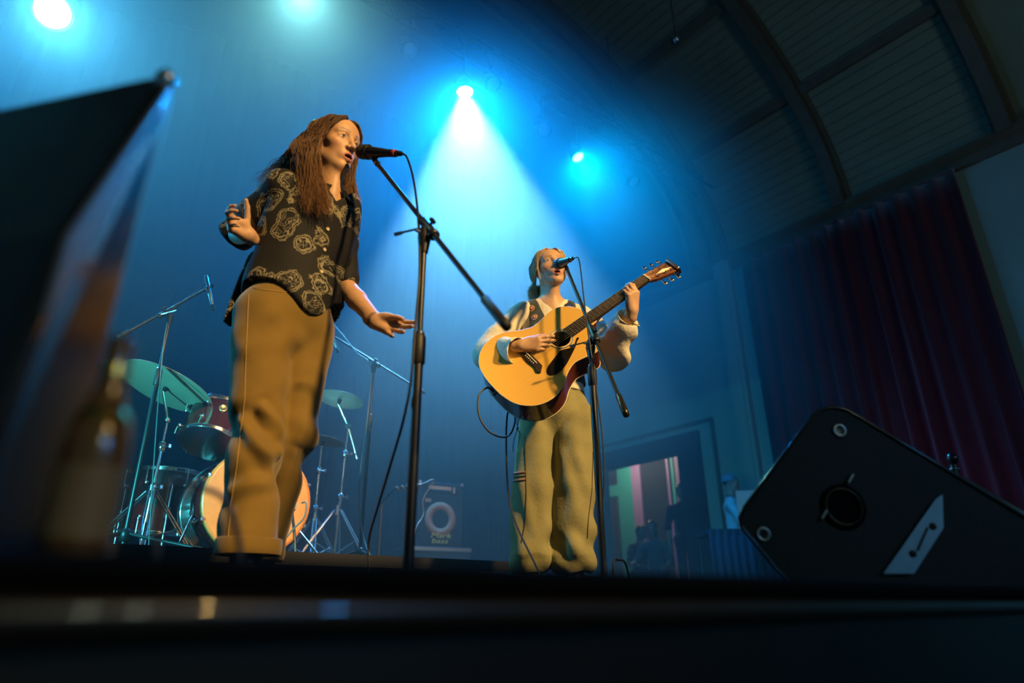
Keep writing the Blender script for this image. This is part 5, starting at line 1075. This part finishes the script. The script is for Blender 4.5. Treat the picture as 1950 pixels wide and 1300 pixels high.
def cymbal_stand(foot, top, cym_c, nrm, r, label, clabel, hub_z, spread_, ang, boom=None, z0=RZ_, bow=.02):
    f = Vector(foot); st = empty('cymbal_stand', (f.x, f.y, z0), 0, label, 'cymbal stand'); top = Vector(top); L_ = (top-Vector((f.x, f.y, z0+.06)))
    b0 = Vector((f.x, f.y, z0+.06)); p1 = b0 + L_*.45; p2 = b0 + L_*.78
    MB().cyl(b0, p1, .0125, n=12).build('lower_tube', M['chrome'], st); MB().cyl(p1, p2, .0095, n=12).build('middle_tube', M['chrome'], st); MB().cyl(p2, top, .0070, n=10).build('upper_tube', M['chrome'], st)
    for q in (p1, p2): MB().lathe(q - ZV*.025, L_.normalized(), [(0, .014), (.003, .019), (.045, .019), (.05, .012)], 14).cyl(q, q + R0*.04 - HV*.01, .004, n=6).cbox(q + R0*.045 - HV*.012, (.016, .008, .022), .003).build('wing_clamp', M['chrome'], st)
    tripod(st, f, hub_z, spread_, ang, M['chrome'], True, z0)
    cc = Vector(cym_c); n_ = Vector(nrm).normalized()
    if boom: MB().cyl(top, cc - n_*.05, .007, n=10).cyl(top, top + (top-cc)*boom, .006, n=10).build('boom_arm', M['chrome'], st); MB().ball(top, .02, 12, 8).cyl(top-HV*.02, top+HV*.02, .018, n=12).build('boom_tilter', M['chrome'], st)
    else: MB().cyl(top, cc - n_*.05, .007, n=10).ball(top, .016, 10, 8).build('tilter', M['chrome'], st)
    MB().cyl(cc - n_*.055, cc + n_*.045, .0045, n=8).lathe(cc - n_*.04, n_, [(0, .012), (.03, .014)], 12).build('felt', M['blackmatte'], st)
    cy_ = tag(MB().lathe(cc, n_, [(-.0225*r/.25, r), (-.0215*r/.25, r), (-.010*r/.25, r*.6), (-.002, r*.24), (.008, r*.20), (.020, r*.10), (.022, .006)], 48).lathe(cc - n_*.0012, n_, [(-.0225*r/.25, r), (-.010*r/.25, r*.6), (-.002, r*.24), (.008, r*.20), (.020, r*.10), (.022, .006)], 48).build('cymbal', M['cymbal']), clabel, 'cymbal'); return st
def ground(p): return RZ_ if (-1.2 < p.x < 2.3 and YR0 < p.y < YR0+2.38) else 0.
def up_foot(x, y, v, z):
    p = P(x, y, v); return Vector((p.x, p.y, z if z >= RZ_ else z + ground(p)))
f1 = up_foot(290, 930, 3.25, RZ_); cymbal_stand(f1, P(319, 800, 3.25), P(321, 731, 3.27), W3(N3(.25, .26, 1)), .245, 'chrome cymbal stand carrying the large cymbal left of the rack tom', 'large bronze cymbal seen from below left of the rack tom', RZ_+.32, .30, 20)
f2_ = up_foot(648, 920, 4.25, RZ_); cymbal_stand(f2_, P(663, 812, 4.25), P(648, 757, 4.22), W3(N3(.12, .12, 1)), .155, 'chrome boom cymbal stand right of the trousers of the singer', 'small bronze cymbal on a boom right of the singer in ochre trousers', RZ_+.36, .26, 60, boom=1.1)
f3 = up_foot(606, 920, 4.5, RZ_); cymbal_stand(f3, P(612, 850, 4.5), P(616, 836, 4.5), W3(N3(.10, .05, 1)), .15, 'slim hi-hat stand partly hidden by the ochre trousers', 'dull greenish hi-hat cymbal low beside the ochre trousers', RZ_+.34, .24, 10)
f4 = up_foot(160, 950, 3.45, RZ_); cymbal_stand(f4, P(222, 745, 3.45), P(214, 700, 3.55), W3(N3(.22, .10, 1)), .20, 'chrome cymbal stand at the left end of the kit beside the bottle', 'bronze cymbal half hidden behind the blurred cabinet at left', RZ_+.36, .28, 40)
# kick drum microphone, overhead stands
km = empty('kick_microphone', P(556, 963, 3.32), 0, 'grey kick drum microphone at the port of the bass drum', 'microphone'); k0 = P(545, 967, 3.36); k1 = P(575, 957, 3.22)
MB().lathe(k0, k1-k0, [(0, .02), (.006, .03), (.05, .032), (.07, .022), (.10, .018)], 18).build('capsule', M['steel'], km); MB().tube([k1*.4+k0*.6 - ZV*.02, P(560, 1010, 3.25), up_foot(565, 1040, 3.25, RZ_+.01)], .007, 8).build('short_stand', M['black'], km); MB().lathe(up_foot(565, 1040, 3.25, RZ_), ZV, [(0, .07), (.012, .065), (.016, .01)], 20).build('base', M['black'], km)
M['paleCable'] = mat('grey_cable', (.10, .11, .11), .5, var=(60, .2))
cable([k1, P(583, 958, 3.2), P(579, 985, 3.2), P(556, 1010, 3.2), P(538, 1035, 3.2), up_foot(532, 1048, 3.2, RZ_+.006)], .0042, 'grey cable curling from the kick drum microphone', 'kick_cable', 50, M['paleCable'])
def overhead(foot, joint, a, b, mic_tip, label, mlabel, lower_z, ang, legs=.34, z0=RZ_, micd=None):
    f = Vector(foot); j = Vector(joint); st = mic_stand((f.x, f.y, z0), j.z-.01, lower_z, j, a, b, label, rt=(.0115, .0075), tail=.05, ang=ang, legs=legs, tripod_base=True)
    if mic_tip is not None:
        r = empty('pencil_microphone', a, 0, mlabel, 'microphone'); d = (Vector(mic_tip)-Vector(a)).normalized()
        MB().lathe(Vector(a) - d*.07, d, [(0, .007), (.004, .0105), (.14, .0105), (.15, .0095), (.165, .009)], 14).build('barrel', M['steel'], r); MB().lathe(Vector(a) + d*.095, d, [(0, .0108), (.03, .0112), (.034, .008)], 14).build('grille', M['darkgrille'], r)
fo = up_foot(292, 760, 3.0, RZ_); ja = P(318, 594, 3.0)
overhead(fo, ja, P(397, 548, 3.10), P(229, 640, 2.90), P(404, 580, 3.12), 'tall black overhead microphone stand in front of the drum kit at left', 'thin overhead microphone hanging from the left boom above the drum kit', P(300, 715, 3.0).z, 75, .42)
cable([P(400, 522, 3.12), P(385, 545, 3.10), P(360, 565, 3.06), P(330, 590, 3.02), P(314, 640, 2.98), P(302, 760, 2.98), P(292, 900, 2.98), up_foot(285, 1040, 2.98, RZ_+.006)], .003, 'thin cable along the left overhead microphone stand', 'overhead_cable', 70, M['paleCable'])
fo2 = up_foot(700, 860, 4.05, 0); jb = P(712, 690, 4.05)
overhead(fo2, jb, P(632, 638, 4.10), P(806, 746, 4.0), P(640, 660, 4.12), 'tall dark overhead microphone stand between the two performers', 'thin overhead microphone on the boom behind the hand of the singer', P(703, 800, 4.05).z, 30, .30, RZ_)
cable([P(630, 612, 4.12), P(650, 635, 4.08), P(680, 672, 4.05), P(706, 700, 4.03), P(699, 800, 4.0), P(686, 900, 4.0), P(684, 970, 4.0), P(694, 1030, 4.0), up_foot(715, 1062, 3.9, .006)], .0045, 'loose grey cable hanging from the overhead stand between the performers', 'overhead_cable', 80, M['paleCable'])
# short stand by the amplifier
f5 = up_foot(724, 1000, 4.75, 0); s5 = empty('microphone_stand', f5, 0, 'short dark microphone stand with a wound cable left of the bass amplifier', 'microphone stand')
t5 = Vector((f5.x, f5.y, P(738, 950, 4.6).z)); MB().cyl(f5 + ZV*.02, t5, .011, n=10).build('tube', M['black'], s5); MB().lathe(f5, ZV, [(0, .11), (.015, .105), (.022, .02)], 24).build('base', M['black'], s5)
t6 = P(752, 930, 4.6); t7 = P(803, 922, 4.7); MB().tube([t5, (t5+t6)/2, t6, t7], .008, 8).build('boom', M['black'], s5); MB().tube([t6 + (t7-t6)*k/40 + ZV*.012*math.sin(k*.8) + HV*.012*math.cos(k*.8) for k in range(41)], .005, 6).build('wound_cable', M['paleCable'], s5)
cable([t7, P(826, 914, 4.75), P(806, 950, 4.72), P(806, 980, 4.7), P(790, 1010, 4.6), up_foot(775, 1062, 4.5, .006)], .004, 'blue-lit cable drooping beside the bass amplifier', 'amp_cable', 50, M['paleCable'])
for i, (x0, x1, dy) in enumerate(((600, 720, 0), (640, 760, .08), (690, 790, .16), (655, 830, .25))):
    rr = random.Random(i); pts = []
    for k in range(7): x = x0+(x1-x0)*k/6; p = P(x, 1060, 3.6+dy+rr.uniform(-.15, .15)); pts.append(Vector((p.x, p.y, .007+ground(p))))
    cable(pts, .0055, ['nearest', 'second', 'third', 'rearmost'][i] + ' of the cables lying on the stage behind the microphone stand', 'floor_cable', 40, M['paleCable'])
# ================================================================== bass amplifier on its case
M['tolex'] = mat('black_tolex', (.016, .017, .018), .6, var=(60, .3), bump=(300, .3)); M['ampyel'] = mat('amp_yellow', (.80, .50, .08), .5, var=(40, .1)); M['amporange'] = mat('amp_orange_panel', (.75, .30, .12), .45, var=(30, .15)); M['ampring'] = mat('copper_mesh', (.62, .24, .10), .5, .3, bump=(500, .5))
ac = P(836, 1041, 6.3); aw = .46; az = ac.z; ah = P(836, 918, 6.3).z - az; adp = .40; tfw = Vector((-.16, -1, 0)).normalized(); asx = Vector((1, -.16, 0)).normalized(); AC = Vector((ac.x, ac.y, 0))
am = empty('bass_amplifier', (AC.x, AC.y, az), 0, 'black bass amplifier with orange control panel and round mesh ring on a case', 'amplifier')
RA = Matrix((asx, -tfw, ZV)).transposed()
def AM(x, z, d=0): return AC + asx*x + tfw*d + ZV*(az+z)
MB().cbox(AC - tfw*(adp/2) + ZV*(az+ah/2), (aw, adp, ah), .012, RA).build('cabinet', M['tolex'], am)
MB().box(AM(0, ah*.42, .004), (aw*.90, .008, ah*.72), RA).build('grille', M['blackmatte'], am); MB().box(AM(0, ah*.885, .003), (aw*.80, .006, ah*.15), RA).build('control_panel', M['blackgloss'], am); MB().box(AM(-.01, ah*.905, .008), (aw*.50, .006, ah*.055), RA).build('panel_plate', M['amporange'], am); MB().box(AM(aw*.29, ah*.885, .008), (.018, .006, ah*.10), RA).build('switch_plate', M['amporange'], am)
for k in range(7): MB().lathe(AM(-.12+.035*k, ah*.85, .006), tfw, [(0, .008), (.012, .007), (.013, 0)], 12).build('knob', M['black'], am)
MB().lathe(AM(0, ah*.42, .007), tfw, [(0, .085), (.0, .155), (.006, .155), (.006, .085), (0, .085)], 44).build('mesh_ring', M['ampring'], am); MB().lathe(AM(0, ah*.42, .006), tfw, [(0, .083), (.004, .083)], 36).build('speaker_centre', M['blackmatte'], am); MB().box(AM(-.13, ah*.70, .010), (.06, .004, .03), RA).build('badge', M['ampring'], am)
text_mesh('Mark', .062, .002, 'lettering', M['ampyel'], am, AM(.005, ah*.165, .016), asx, ZV, .25, 1.6); text_mesh('bass', .062, .002, 'lettering', M['ampyel'], am, AM(-.005, ah*.085, .016), asx, ZV, .25, 1.6)
for s in (-1, 1): MB().cbox(AM(s*(aw/2-.012), ah-.012, .0), (.03, .03, .03), .006, RA).build('corner', M['steel'], am)
cs = empty('flight_case', (AC.x, AC.y, 0), 0, 'dark flight case under the bass amplifier', 'case')
MB().cbox(AC - tfw*.2 + ZV*(az/2+.01), (aw+.14, .5, az-.02), .012, RA).build('box', M['tolex'], cs)
for zz in (.03, az-.025): MB().box(AC + tfw*.052 + ZV*zz, (aw+.15, .012, .03), RA).build('edge', M['steel'], cs)
# ================================================================== stage monitor at right
vm = 1.55
def mpx(x, y, dv=0.): return P(x, y, vm+dv)
poly = [(1412, 1003), (1409, 985), (1418, 965), (1545, 795), (1560, 782), (1585, 775), (1610, 780), (1640, 797), (1985, 1005)]
pts = [mpx(*q) for q in poly]; g1 = mpx(2060, 1130); g1.z = .006; g0 = mpx(1520, 1130); g0.z = .006; pts += [g1, g0, mpx(1478, 1083)]
mon = empty('stage_monitor', (sum(p.x for p in pts)/len(pts), sum(p.y for p in pts)/len(pts), 0), 0, 'black wedge stage monitor at right showing its side panel with screw cups', 'monitor')
M['monblack'] = mat('black_speckled_coat', (.005, .005, .005), .55, 0, .3, bump=(260, .25), var=(60, .3))
mdir = (mpx(1640, 900)-CAM); mdir.z = 0; mdir.normalize(); MB().prism(pts, mdir*.50).build('cabinet', M['monblack'], mon); tubep = pts + [pts[0]]; MB().tube(tubep, .005, 6).build('edge_trim', M['blackgloss'], mon)
for (x, y) in ((1598, 820), (1453, 1017)):
    c = mpx(x, y); MB().lathe(c, -HV, [(0, .017), (.004, .0165), (.006, .013), (.002, .009), (-.006, .008), (-.006, 0)], 24).build('screw_cup', M['steel'], mon)
c = mpx(1605, 965); MB().lathe(c, -HV, [(0, .052), (.004, .052), (.006, .045), (.002, .040), (.001, .036)], 32).build('pole_socket', M['blackcarpet'], mon); MB().torus(c - HV*.005, HV, .041, .003, 30, 6).build('socket_ring', M['brassblack'], mon)
for (x, y) in ((1617, 912), (1567, 980)):
    q = mpx(x, y); dq = (mpx(x+8, y-14)-q).normalized(); MB().cyl(q - dq*.012 - HV*.006, q + dq*.012 - HV*.006, .0045, n=8).build('locking_tab', M['steel'], mon)
M['plate'] = mat('blue_lit_plate', (.22, .42, .58), .45, .2, var=(20, .15))  # blue stage light put into the plate's colour
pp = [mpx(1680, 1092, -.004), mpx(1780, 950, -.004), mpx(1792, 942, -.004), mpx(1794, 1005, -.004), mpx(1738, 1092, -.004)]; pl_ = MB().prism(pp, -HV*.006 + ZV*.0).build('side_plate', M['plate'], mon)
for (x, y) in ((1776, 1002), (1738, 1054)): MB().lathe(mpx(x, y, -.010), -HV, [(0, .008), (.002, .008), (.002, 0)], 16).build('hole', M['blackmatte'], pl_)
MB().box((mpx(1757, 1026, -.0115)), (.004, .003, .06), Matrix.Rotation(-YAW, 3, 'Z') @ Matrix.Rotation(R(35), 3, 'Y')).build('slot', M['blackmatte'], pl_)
# metal arm with knob beyond the monitor
arm = empty('stand_arm', P(1822, 930, 2.15), 0, 'flat metal arm with a rounded knob behind the black monitor at right', 'stand arm')
a0 = P(1818, 905, 2.15); a1 = P(1960, 985, 2.05); a2 = P(2080, 1128, 2.0); a2.z = .02
MB().tube([a0 - ZV*.03, a0 + (a1-a0)*.12, a1, a2], .011, 8).build('arm', M['steel'], arm); MB().cyl(a0 - ZV*.03, P(1815, 885, 2.15), .013, .011, n=12).ball(P(1814, 873, 2.15), .018, 14, 10, (1, 1, 1.1)).build('knob', M['blackgloss'], arm); MB().torus(P(1817, 893, 2.15), ZV, .013, .003, 18, 6).build('collar', M['chrome'], arm)
# ================================================================== near left: black cabinet and bottle on the stage edge
vq = .55
q1 = P(342, 128, vq); q2 = P(120, 470, vq-.14); q3 = P(205, 860, vq)
lc = empty('stage_monitor', (q1.x-.1, q1.y+.05, 0), 0, 'blurred black loudspeaker cabinet very close at the left edge', 'monitor')
base0 = P(190, 900, vq); base0.z = .002
side = [Vector((q1.x, q1.y, .002)), q1, q1 + (q2-q1)*.94, Vector(((q1 + (q2-q1)*.94).x-.02, (q1 + (q2-q1)*.94).y, .002))]
ext = (HV*.10 - R0*.42)
M['sheenstrip'] = mat('painted_sheen', (.20, .22, .24), .35, .3, var=(20, .2)); sn = (q2-q1).cross(ZV).normalized(); sn = sn if sn.dot(FV) < 0 else -sn
MB().prism([q1 + sn*.002 - ZV*.02, q1 + (q2-q1)*.92 + sn*.002 - ZV*.01, q1 + (q2-q1)*.92 + sn*.002 - ZV*.075, q1 + sn*.002 - ZV*.075], sn*.004).build('sheen_strip', M['sheenstrip'], lc)  # added pale strip standing in for the sheen along the sloping edge
cab = MB().prism(side, ext).build('cabinet', M['blackgloss'], lc); bvm = cab.modifiers.new('bevel', 'BEVEL'); bvm.width = .02; bvm.segments = 4
MB().lathe(q1 - ZV*.030 - R0*.012, (RV*.3+UV), [(0, .010), (.012, .012), (.02, .006), (.021, 0)], 16).build('corner_cap', M['chrome'], lc)
M['amber'] = mat('amber_brown_glass', (.20, .095, .02), .15, 0, .6, var=(20, .3), coat=.5); M['gold'] = mat('gold_foil', (.75, .48, .12), .25, 1., var=(40, .2)); M['paperlabel'] = mat('tan_label', (.30, .20, .09), .6, var=(20, .2))
bt = P(185, 850, .47); bt.z = 0; bo = empty('bottle', bt, 0, 'blurred amber bottle with gold foil neck standing beside the black cabinet', 'bottle'); bh = P(225, 650, .47).z
MB().lathe(bt + ZV*.001, ZV, [(0, .018), (.004, .022), (bh*.48, .022), (bh*.58, .0195), (bh*.68, .013), (bh*.80, .0095), (bh*.98, .009), (bh, .0095), (bh, .007)], 28).build('glass', M['amber'], bo)
MB().lathe(bt + ZV*(bh*.60), ZV, [(0, .0197), (.005, .018), (.010, .0150)], 28).build('gold_band', M['gold'], bo); MB().lathe(bt + ZV*(bh*.82), ZV, [(0, .0102), (.005, .0100), (.009, .0098)], 24).build('gold_band', M['gold'], bo); MB().lathe(bt + ZV*(bh*.10), ZV, [(0, .0223), (bh*.30, .0223)], 28).build('label', M['paperlabel'], bo)
# near cable on the stage edge
cable([up_foot(300, 1060, .62, .005), P(312, 935, .66), P(345, 918, .68), P(390, 930, .70), P(425, 948, .72), P(445, 990, .72), P(456, 1040, .72), up_foot(462, 1075, .72, .005)], .0032, 'blurred cable arching up at the stage edge in front of the ochre trousers', 'floor_cable', 60, M['paleCable'])
# ================================================================== people beyond the stage at right
def figure(base, face, H, label, top, legs, hair, seated=0., arms=((0, 0), (0, 0)), beanie=None, skinc=(.45, .30, .22), lean=0.):
    """plain small figure: base on the floor (place coords), facing angle in the place, standing height H"""
    r = empty('person', base, 0, label, 'person'); fx = nz(N3(math.cos(face), math.sin(face), 0)); lx_ = N3(-fx[1], fx[0], 0); b = N3(*base); s = H/1.72
    zs = .93*s if not seated else seated; pv = b + N3(0, 0, zs); ch = pv + N3(0, 0, .42*s) + fx*lean; nk = ch + N3(0, 0, .12*s) + fx*lean*.2; hd = nk + N3(0, 0, .17*s) + fx*(.02+lean*.3)
    Mh = frame3(fx); body = xf(head_prims(.003), Mh, hd, s) + [rc(hd - N3(0, 0, .05*s) - fx*.02, nk - N3(0, 0, .05), .05*s, .055*s, .03)]
    cl = [rc(ch - lx_*.13*s, ch + lx_*.13*s, .085*s, .085*s, .06), rc(ch, pv, .14*s, .13*s, .06, (fx, .75))]; tr = []
    for sgn, (fo, ou) in zip((-1, 1), arms):
        sh_ = ch + lx_*sgn*.19*s + N3(0, 0, .02); e_ = sh_ + N3(0, 0, -.27*s) + lx_*sgn*(.06+ou) + fx*fo*.4; w_ = e_ + (N3(0, 0, -.24*s)*(1-min(abs(fo)*2.2, 1)) + fx*fo*.9 + N3(0, 0, abs(fo)*.12) - lx_*sgn*ou*.6)
        cl += [rc(sh_, e_, .062*s, .052*s, .04)]; body += [rc(sh_, e_, .04*s, .036*s, .02), rc(e_, w_, .036*s, .026*s, .02)] + hand_prims(w_, w_-e_, -lx_*sgn, fx, ((15, 20, 12),)*4, sc=.95*s)
    for sgn in (-1, 1):
        hp = pv + lx_*sgn*.09*s - N3(0, 0, .02); kn = (hp + fx*.42*s + N3(0, 0, -.02)) if seated else hp - N3(0, 0, .43*s); an = N3(kn[0], kn[1], b[2]+.07) if seated else hp - N3(0, 0, zs-.09)
        tr += [rc(hp, kn, .085*s, .065*s, .04), rc(kn, an, .065*s, .05*s, .03), rc(an - N3(0, 0, .03), an + fx*.14 - N3(0, 0, .035), .04, .03, .03)]
    V, F = sdf_mesh(body, .0075); col = head_paint(V, Mh, hd, s, skinc, hair, lambda x, y, z: np.clip((z-.055+.7*np.clip(-(y-.03), 0, .1))/.01, 0, 1)*(z > -.06))
    npmesh('body', V, F, M['skin'], r, col, local=False)
    V, F = sdf_mesh(cl, .010); npmesh('top', V + vnormals(V, F)*fold(V, [(N3(.3, .2, 1), 40, 1)], .005, 3)[:, None], F, top, r, local=False)
    V, F = sdf_mesh(tr + [rc(pv - lx_*.06*s, pv + lx_*.06*s, .115*s, .115*s, .05)], .011); npmesh('trousers', V, F, legs, r, local=False)
    if beanie: V, F = sdf_mesh(xf([el((0, -.022, .052), (.082, .102, .082), .02), rc((0, -.02, .03), (0, -.02, .034), .090, .09, .02)], Mh, hd, s), .007, clip=lambda X: -(((X-hd) @ Mh)[:, 2] - .022*s + .25*(((X-hd) @ Mh)[:, 1]-.05)*0)); npmesh('beanie', V, F, beanie, r, local=False)
    elif hair is not None: V, F = sdf_mesh(xf([el((0, -.028, .045), (.083, .098, .084), .02)] + ([rc((0, -.06, .0), (0, -.07, -.16), .075, .06, .04)] if seated else []), Mh, hd, s), .008, clip=lambda X: ((X-hd) @ Mh)[:, 1] - .052*s + .5*np.clip(-((X-hd) @ Mh)[:, 2]+.03, 0, .2)); npmesh('hair', V, F, mat('hair_dark', hair, .5, var=(40, .3)), r, local=False)
    return r, hd, fx, lx_
M['paleblue'] = mat('pale_tshirt', (.50, .62, .66), .85, var=(12, .1)); M['navy'] = mat('dark_tshirt', (.018, .02, .03), .85, var=(12, .2)); M['jeans'] = mat('dark_jeans', (.02, .025, .04), .85, var=(20, .2)); M['beanie'] = mat('blue_knit', (.16, .26, .36), .9, var=(60, .2), bump=(150, .4)); M['greytee'] = mat('grey_green_top', (.10, .14, .13), .85, var=(12, .2))
cb = P(1400, 1000, 8.2)
r_, hd_b, fb_, lb_ = figure((cb.x, cb.y, 0), R(-62), 1.66, 'man in a pale T-shirt and blue beanie behind the equipment desk', M['paleblue'], M['jeans'], (.03, .02, .015), seated=.70, arms=((.30, .02), (.30, .02)), beanie=M['beanie'])
MB().torus(Vector(hd_b) - ZV*.16, (fb_[0]*.3, fb_[1]*.3, 1), .075, .006, 24, 6).build('lanyard', M['navy'], r_)
stl = empty('stool', (cb.x, cb.y, 0), 0, 'dark stool under the man in the beanie', 'stool'); MB().lathe((cb.x, cb.y, .56), ZV, [(0, .16), (.03, .17), (.05, .15)], 20).build('seat', M['black'], stl)
for k in range(4): a = R(45+90*k); MB().cyl((cb.x+.10*math.cos(a), cb.y+.10*math.sin(a), .56), (cb.x+.18*math.cos(a), cb.y+.18*math.sin(a), 0), .012, n=8).build('leg', M['black'], stl)
# desk with laptop in front of him
dk = P(1425, 1020, 7.6); ds = empty('equipment_desk', (dk.x, dk.y, 0), 0, 'dark cloth-covered equipment desk in front of the man in the beanie', 'desk'); RD = Matrix.Rotation(-YAW, 3, 'Z')
dz_ = P(1400, 1012, 7.6).z
M['deskcloth'] = mat('dark_desk_cloth', (.02, .028, .045), .8, var=(10, .3)); MB().box((dk.x, dk.y, dz_-.02), (1.05, .6, .04), RD).build('desktop', M['deskcloth'], ds)
pts = []; vs = []; fs = []
for k in range(61):
    u = -0.525+1.05*k/60; p = Vector((dk.x, dk.y, 0)) + R0*u - HV*(.30+.012*math.sin(k*1.3)); vs += [(p.x, p.y, dz_), (p.x, p.y, .01)]
fs = [(2*k, 2*k+1, 2*k+3, 2*k+2) for k in range(60)]; dc = MB().add(vs, fs, True).build('cloth_front', M['deskcloth'], ds); sm_ = dc.modifiers.new('t', 'SOLIDIFY'); sm_.thickness = .004
for s in (-1, 1):
    for t in (-1, 1): q = Vector((dk.x, dk.y, 0)) + R0*(s*.48) + HV*(t*.25); MB().cyl((q.x, q.y, 0), (q.x, q.y, dz_-.04), .02, n=8).build('leg', M['black'], ds)
lp = empty('laptop', P(1440, 1000, 7.6), 0, 'grey open laptop on the equipment desk', 'laptop'); M['laptop'] = mat('grey_aluminium', (.50, .55, .50), .45, .4, var=(20, .05))
l0 = P(1408, 1004, 7.6); l1 = P(1478, 1000, 7.55); l0.z = l1.z = dz_+.004; tz = P(1410, 937, 7.65).z - dz_
MB().prism([l0, l1, l1 + ZV*tz - HV*.03, l0 + ZV*tz - HV*.03], HV*.010).build('lid', M['laptop'], lp); MB().prism([l0, l1, l1 + HV*.26, l0 + HV*.26], ZV*.014).build('base', M['laptop'], lp)
# people in the doorway
pm = P(1304, 1000, 10.15); figure((pm.x, pm.y, 0), R(215), 1.70, 'man in a dark T-shirt standing in the doorway', M['navy'], M['jeans'], (.02, .015, .012), arms=((.02, .0), (.02, .0)))
for x, y, v, fc, lab, tp in ((1246, 990, 10.6, 200, 'seated woman with long dark hair leaning over in the doorway', M['greytee']), (1212, 1010, 11.2, 250, 'seated person in dark clothes at the left of the pair in the doorway', M['navy'])):
    q = P(x, y, v); figure((q.x, q.y, 0), R(fc), 1.6, lab, tp, M['jeans'], (.02, .015, .012), seated=.46, arms=((.28, .05), (.22, .02)), lean=.10)
    bn = empty('chair', (q.x, q.y, 0), 0, 'low dark chair under the ' + ('long-haired woman' if x > 1240 else 'left person of the pair') + ' in the doorway', 'chair'); MB().cbox((q.x, q.y, .32), (.42, .42, .05), .01).build('seat', M['black'], bn)
    for s in (-1, 1):
        for t in (-1, 1): MB().cyl((q.x+s*.17, q.y+t*.17, 0), (q.x+s*.17, q.y+t*.17, .32), .015, n=8).build('leg', M['black'], bn)
# ================================================================== theatrical haze filling the stage, thinner towards the floor
hb = MB(); hidx = []; lv = [(.03, 1.0, .030), (1.0, 1.7, .055), (1.7, 2.5, .080), (2.5, 6.5, .105)]
for i, (z0, z1, dn_) in enumerate(lv): hb.box((2.45, (2.5+7.65)/2, (z0+z1)/2), (8.3, 5.15, z1-z0-.0004)); hidx += [i]*6
def haze_mat(d):
    m = bpy.data.materials.new('haze'); m.use_nodes = True; nt = m.node_tree; nt.nodes.clear()
    out = nt.nodes.new('ShaderNodeOutputMaterial'); v = nt.nodes.new('ShaderNodeVolumeScatter'); v.inputs['Color'].default_value = (1, 1, 1, 1); v.inputs['Density'].default_value = d; v.inputs['Anisotropy'].default_value = .5
    nt.links.new(v.outputs[0], out.inputs['Volume']); return m
hz = hb.build('haze', haze_mat(lv[0][2]))
for q in lv[1:]: hz.data.materials.append(haze_mat(q[2]))
hz.data.polygons.foreach_set('material_index', hidx)
tag(hz, 'thin theatrical haze hanging over the whole stage', 'haze', kind='stuff')
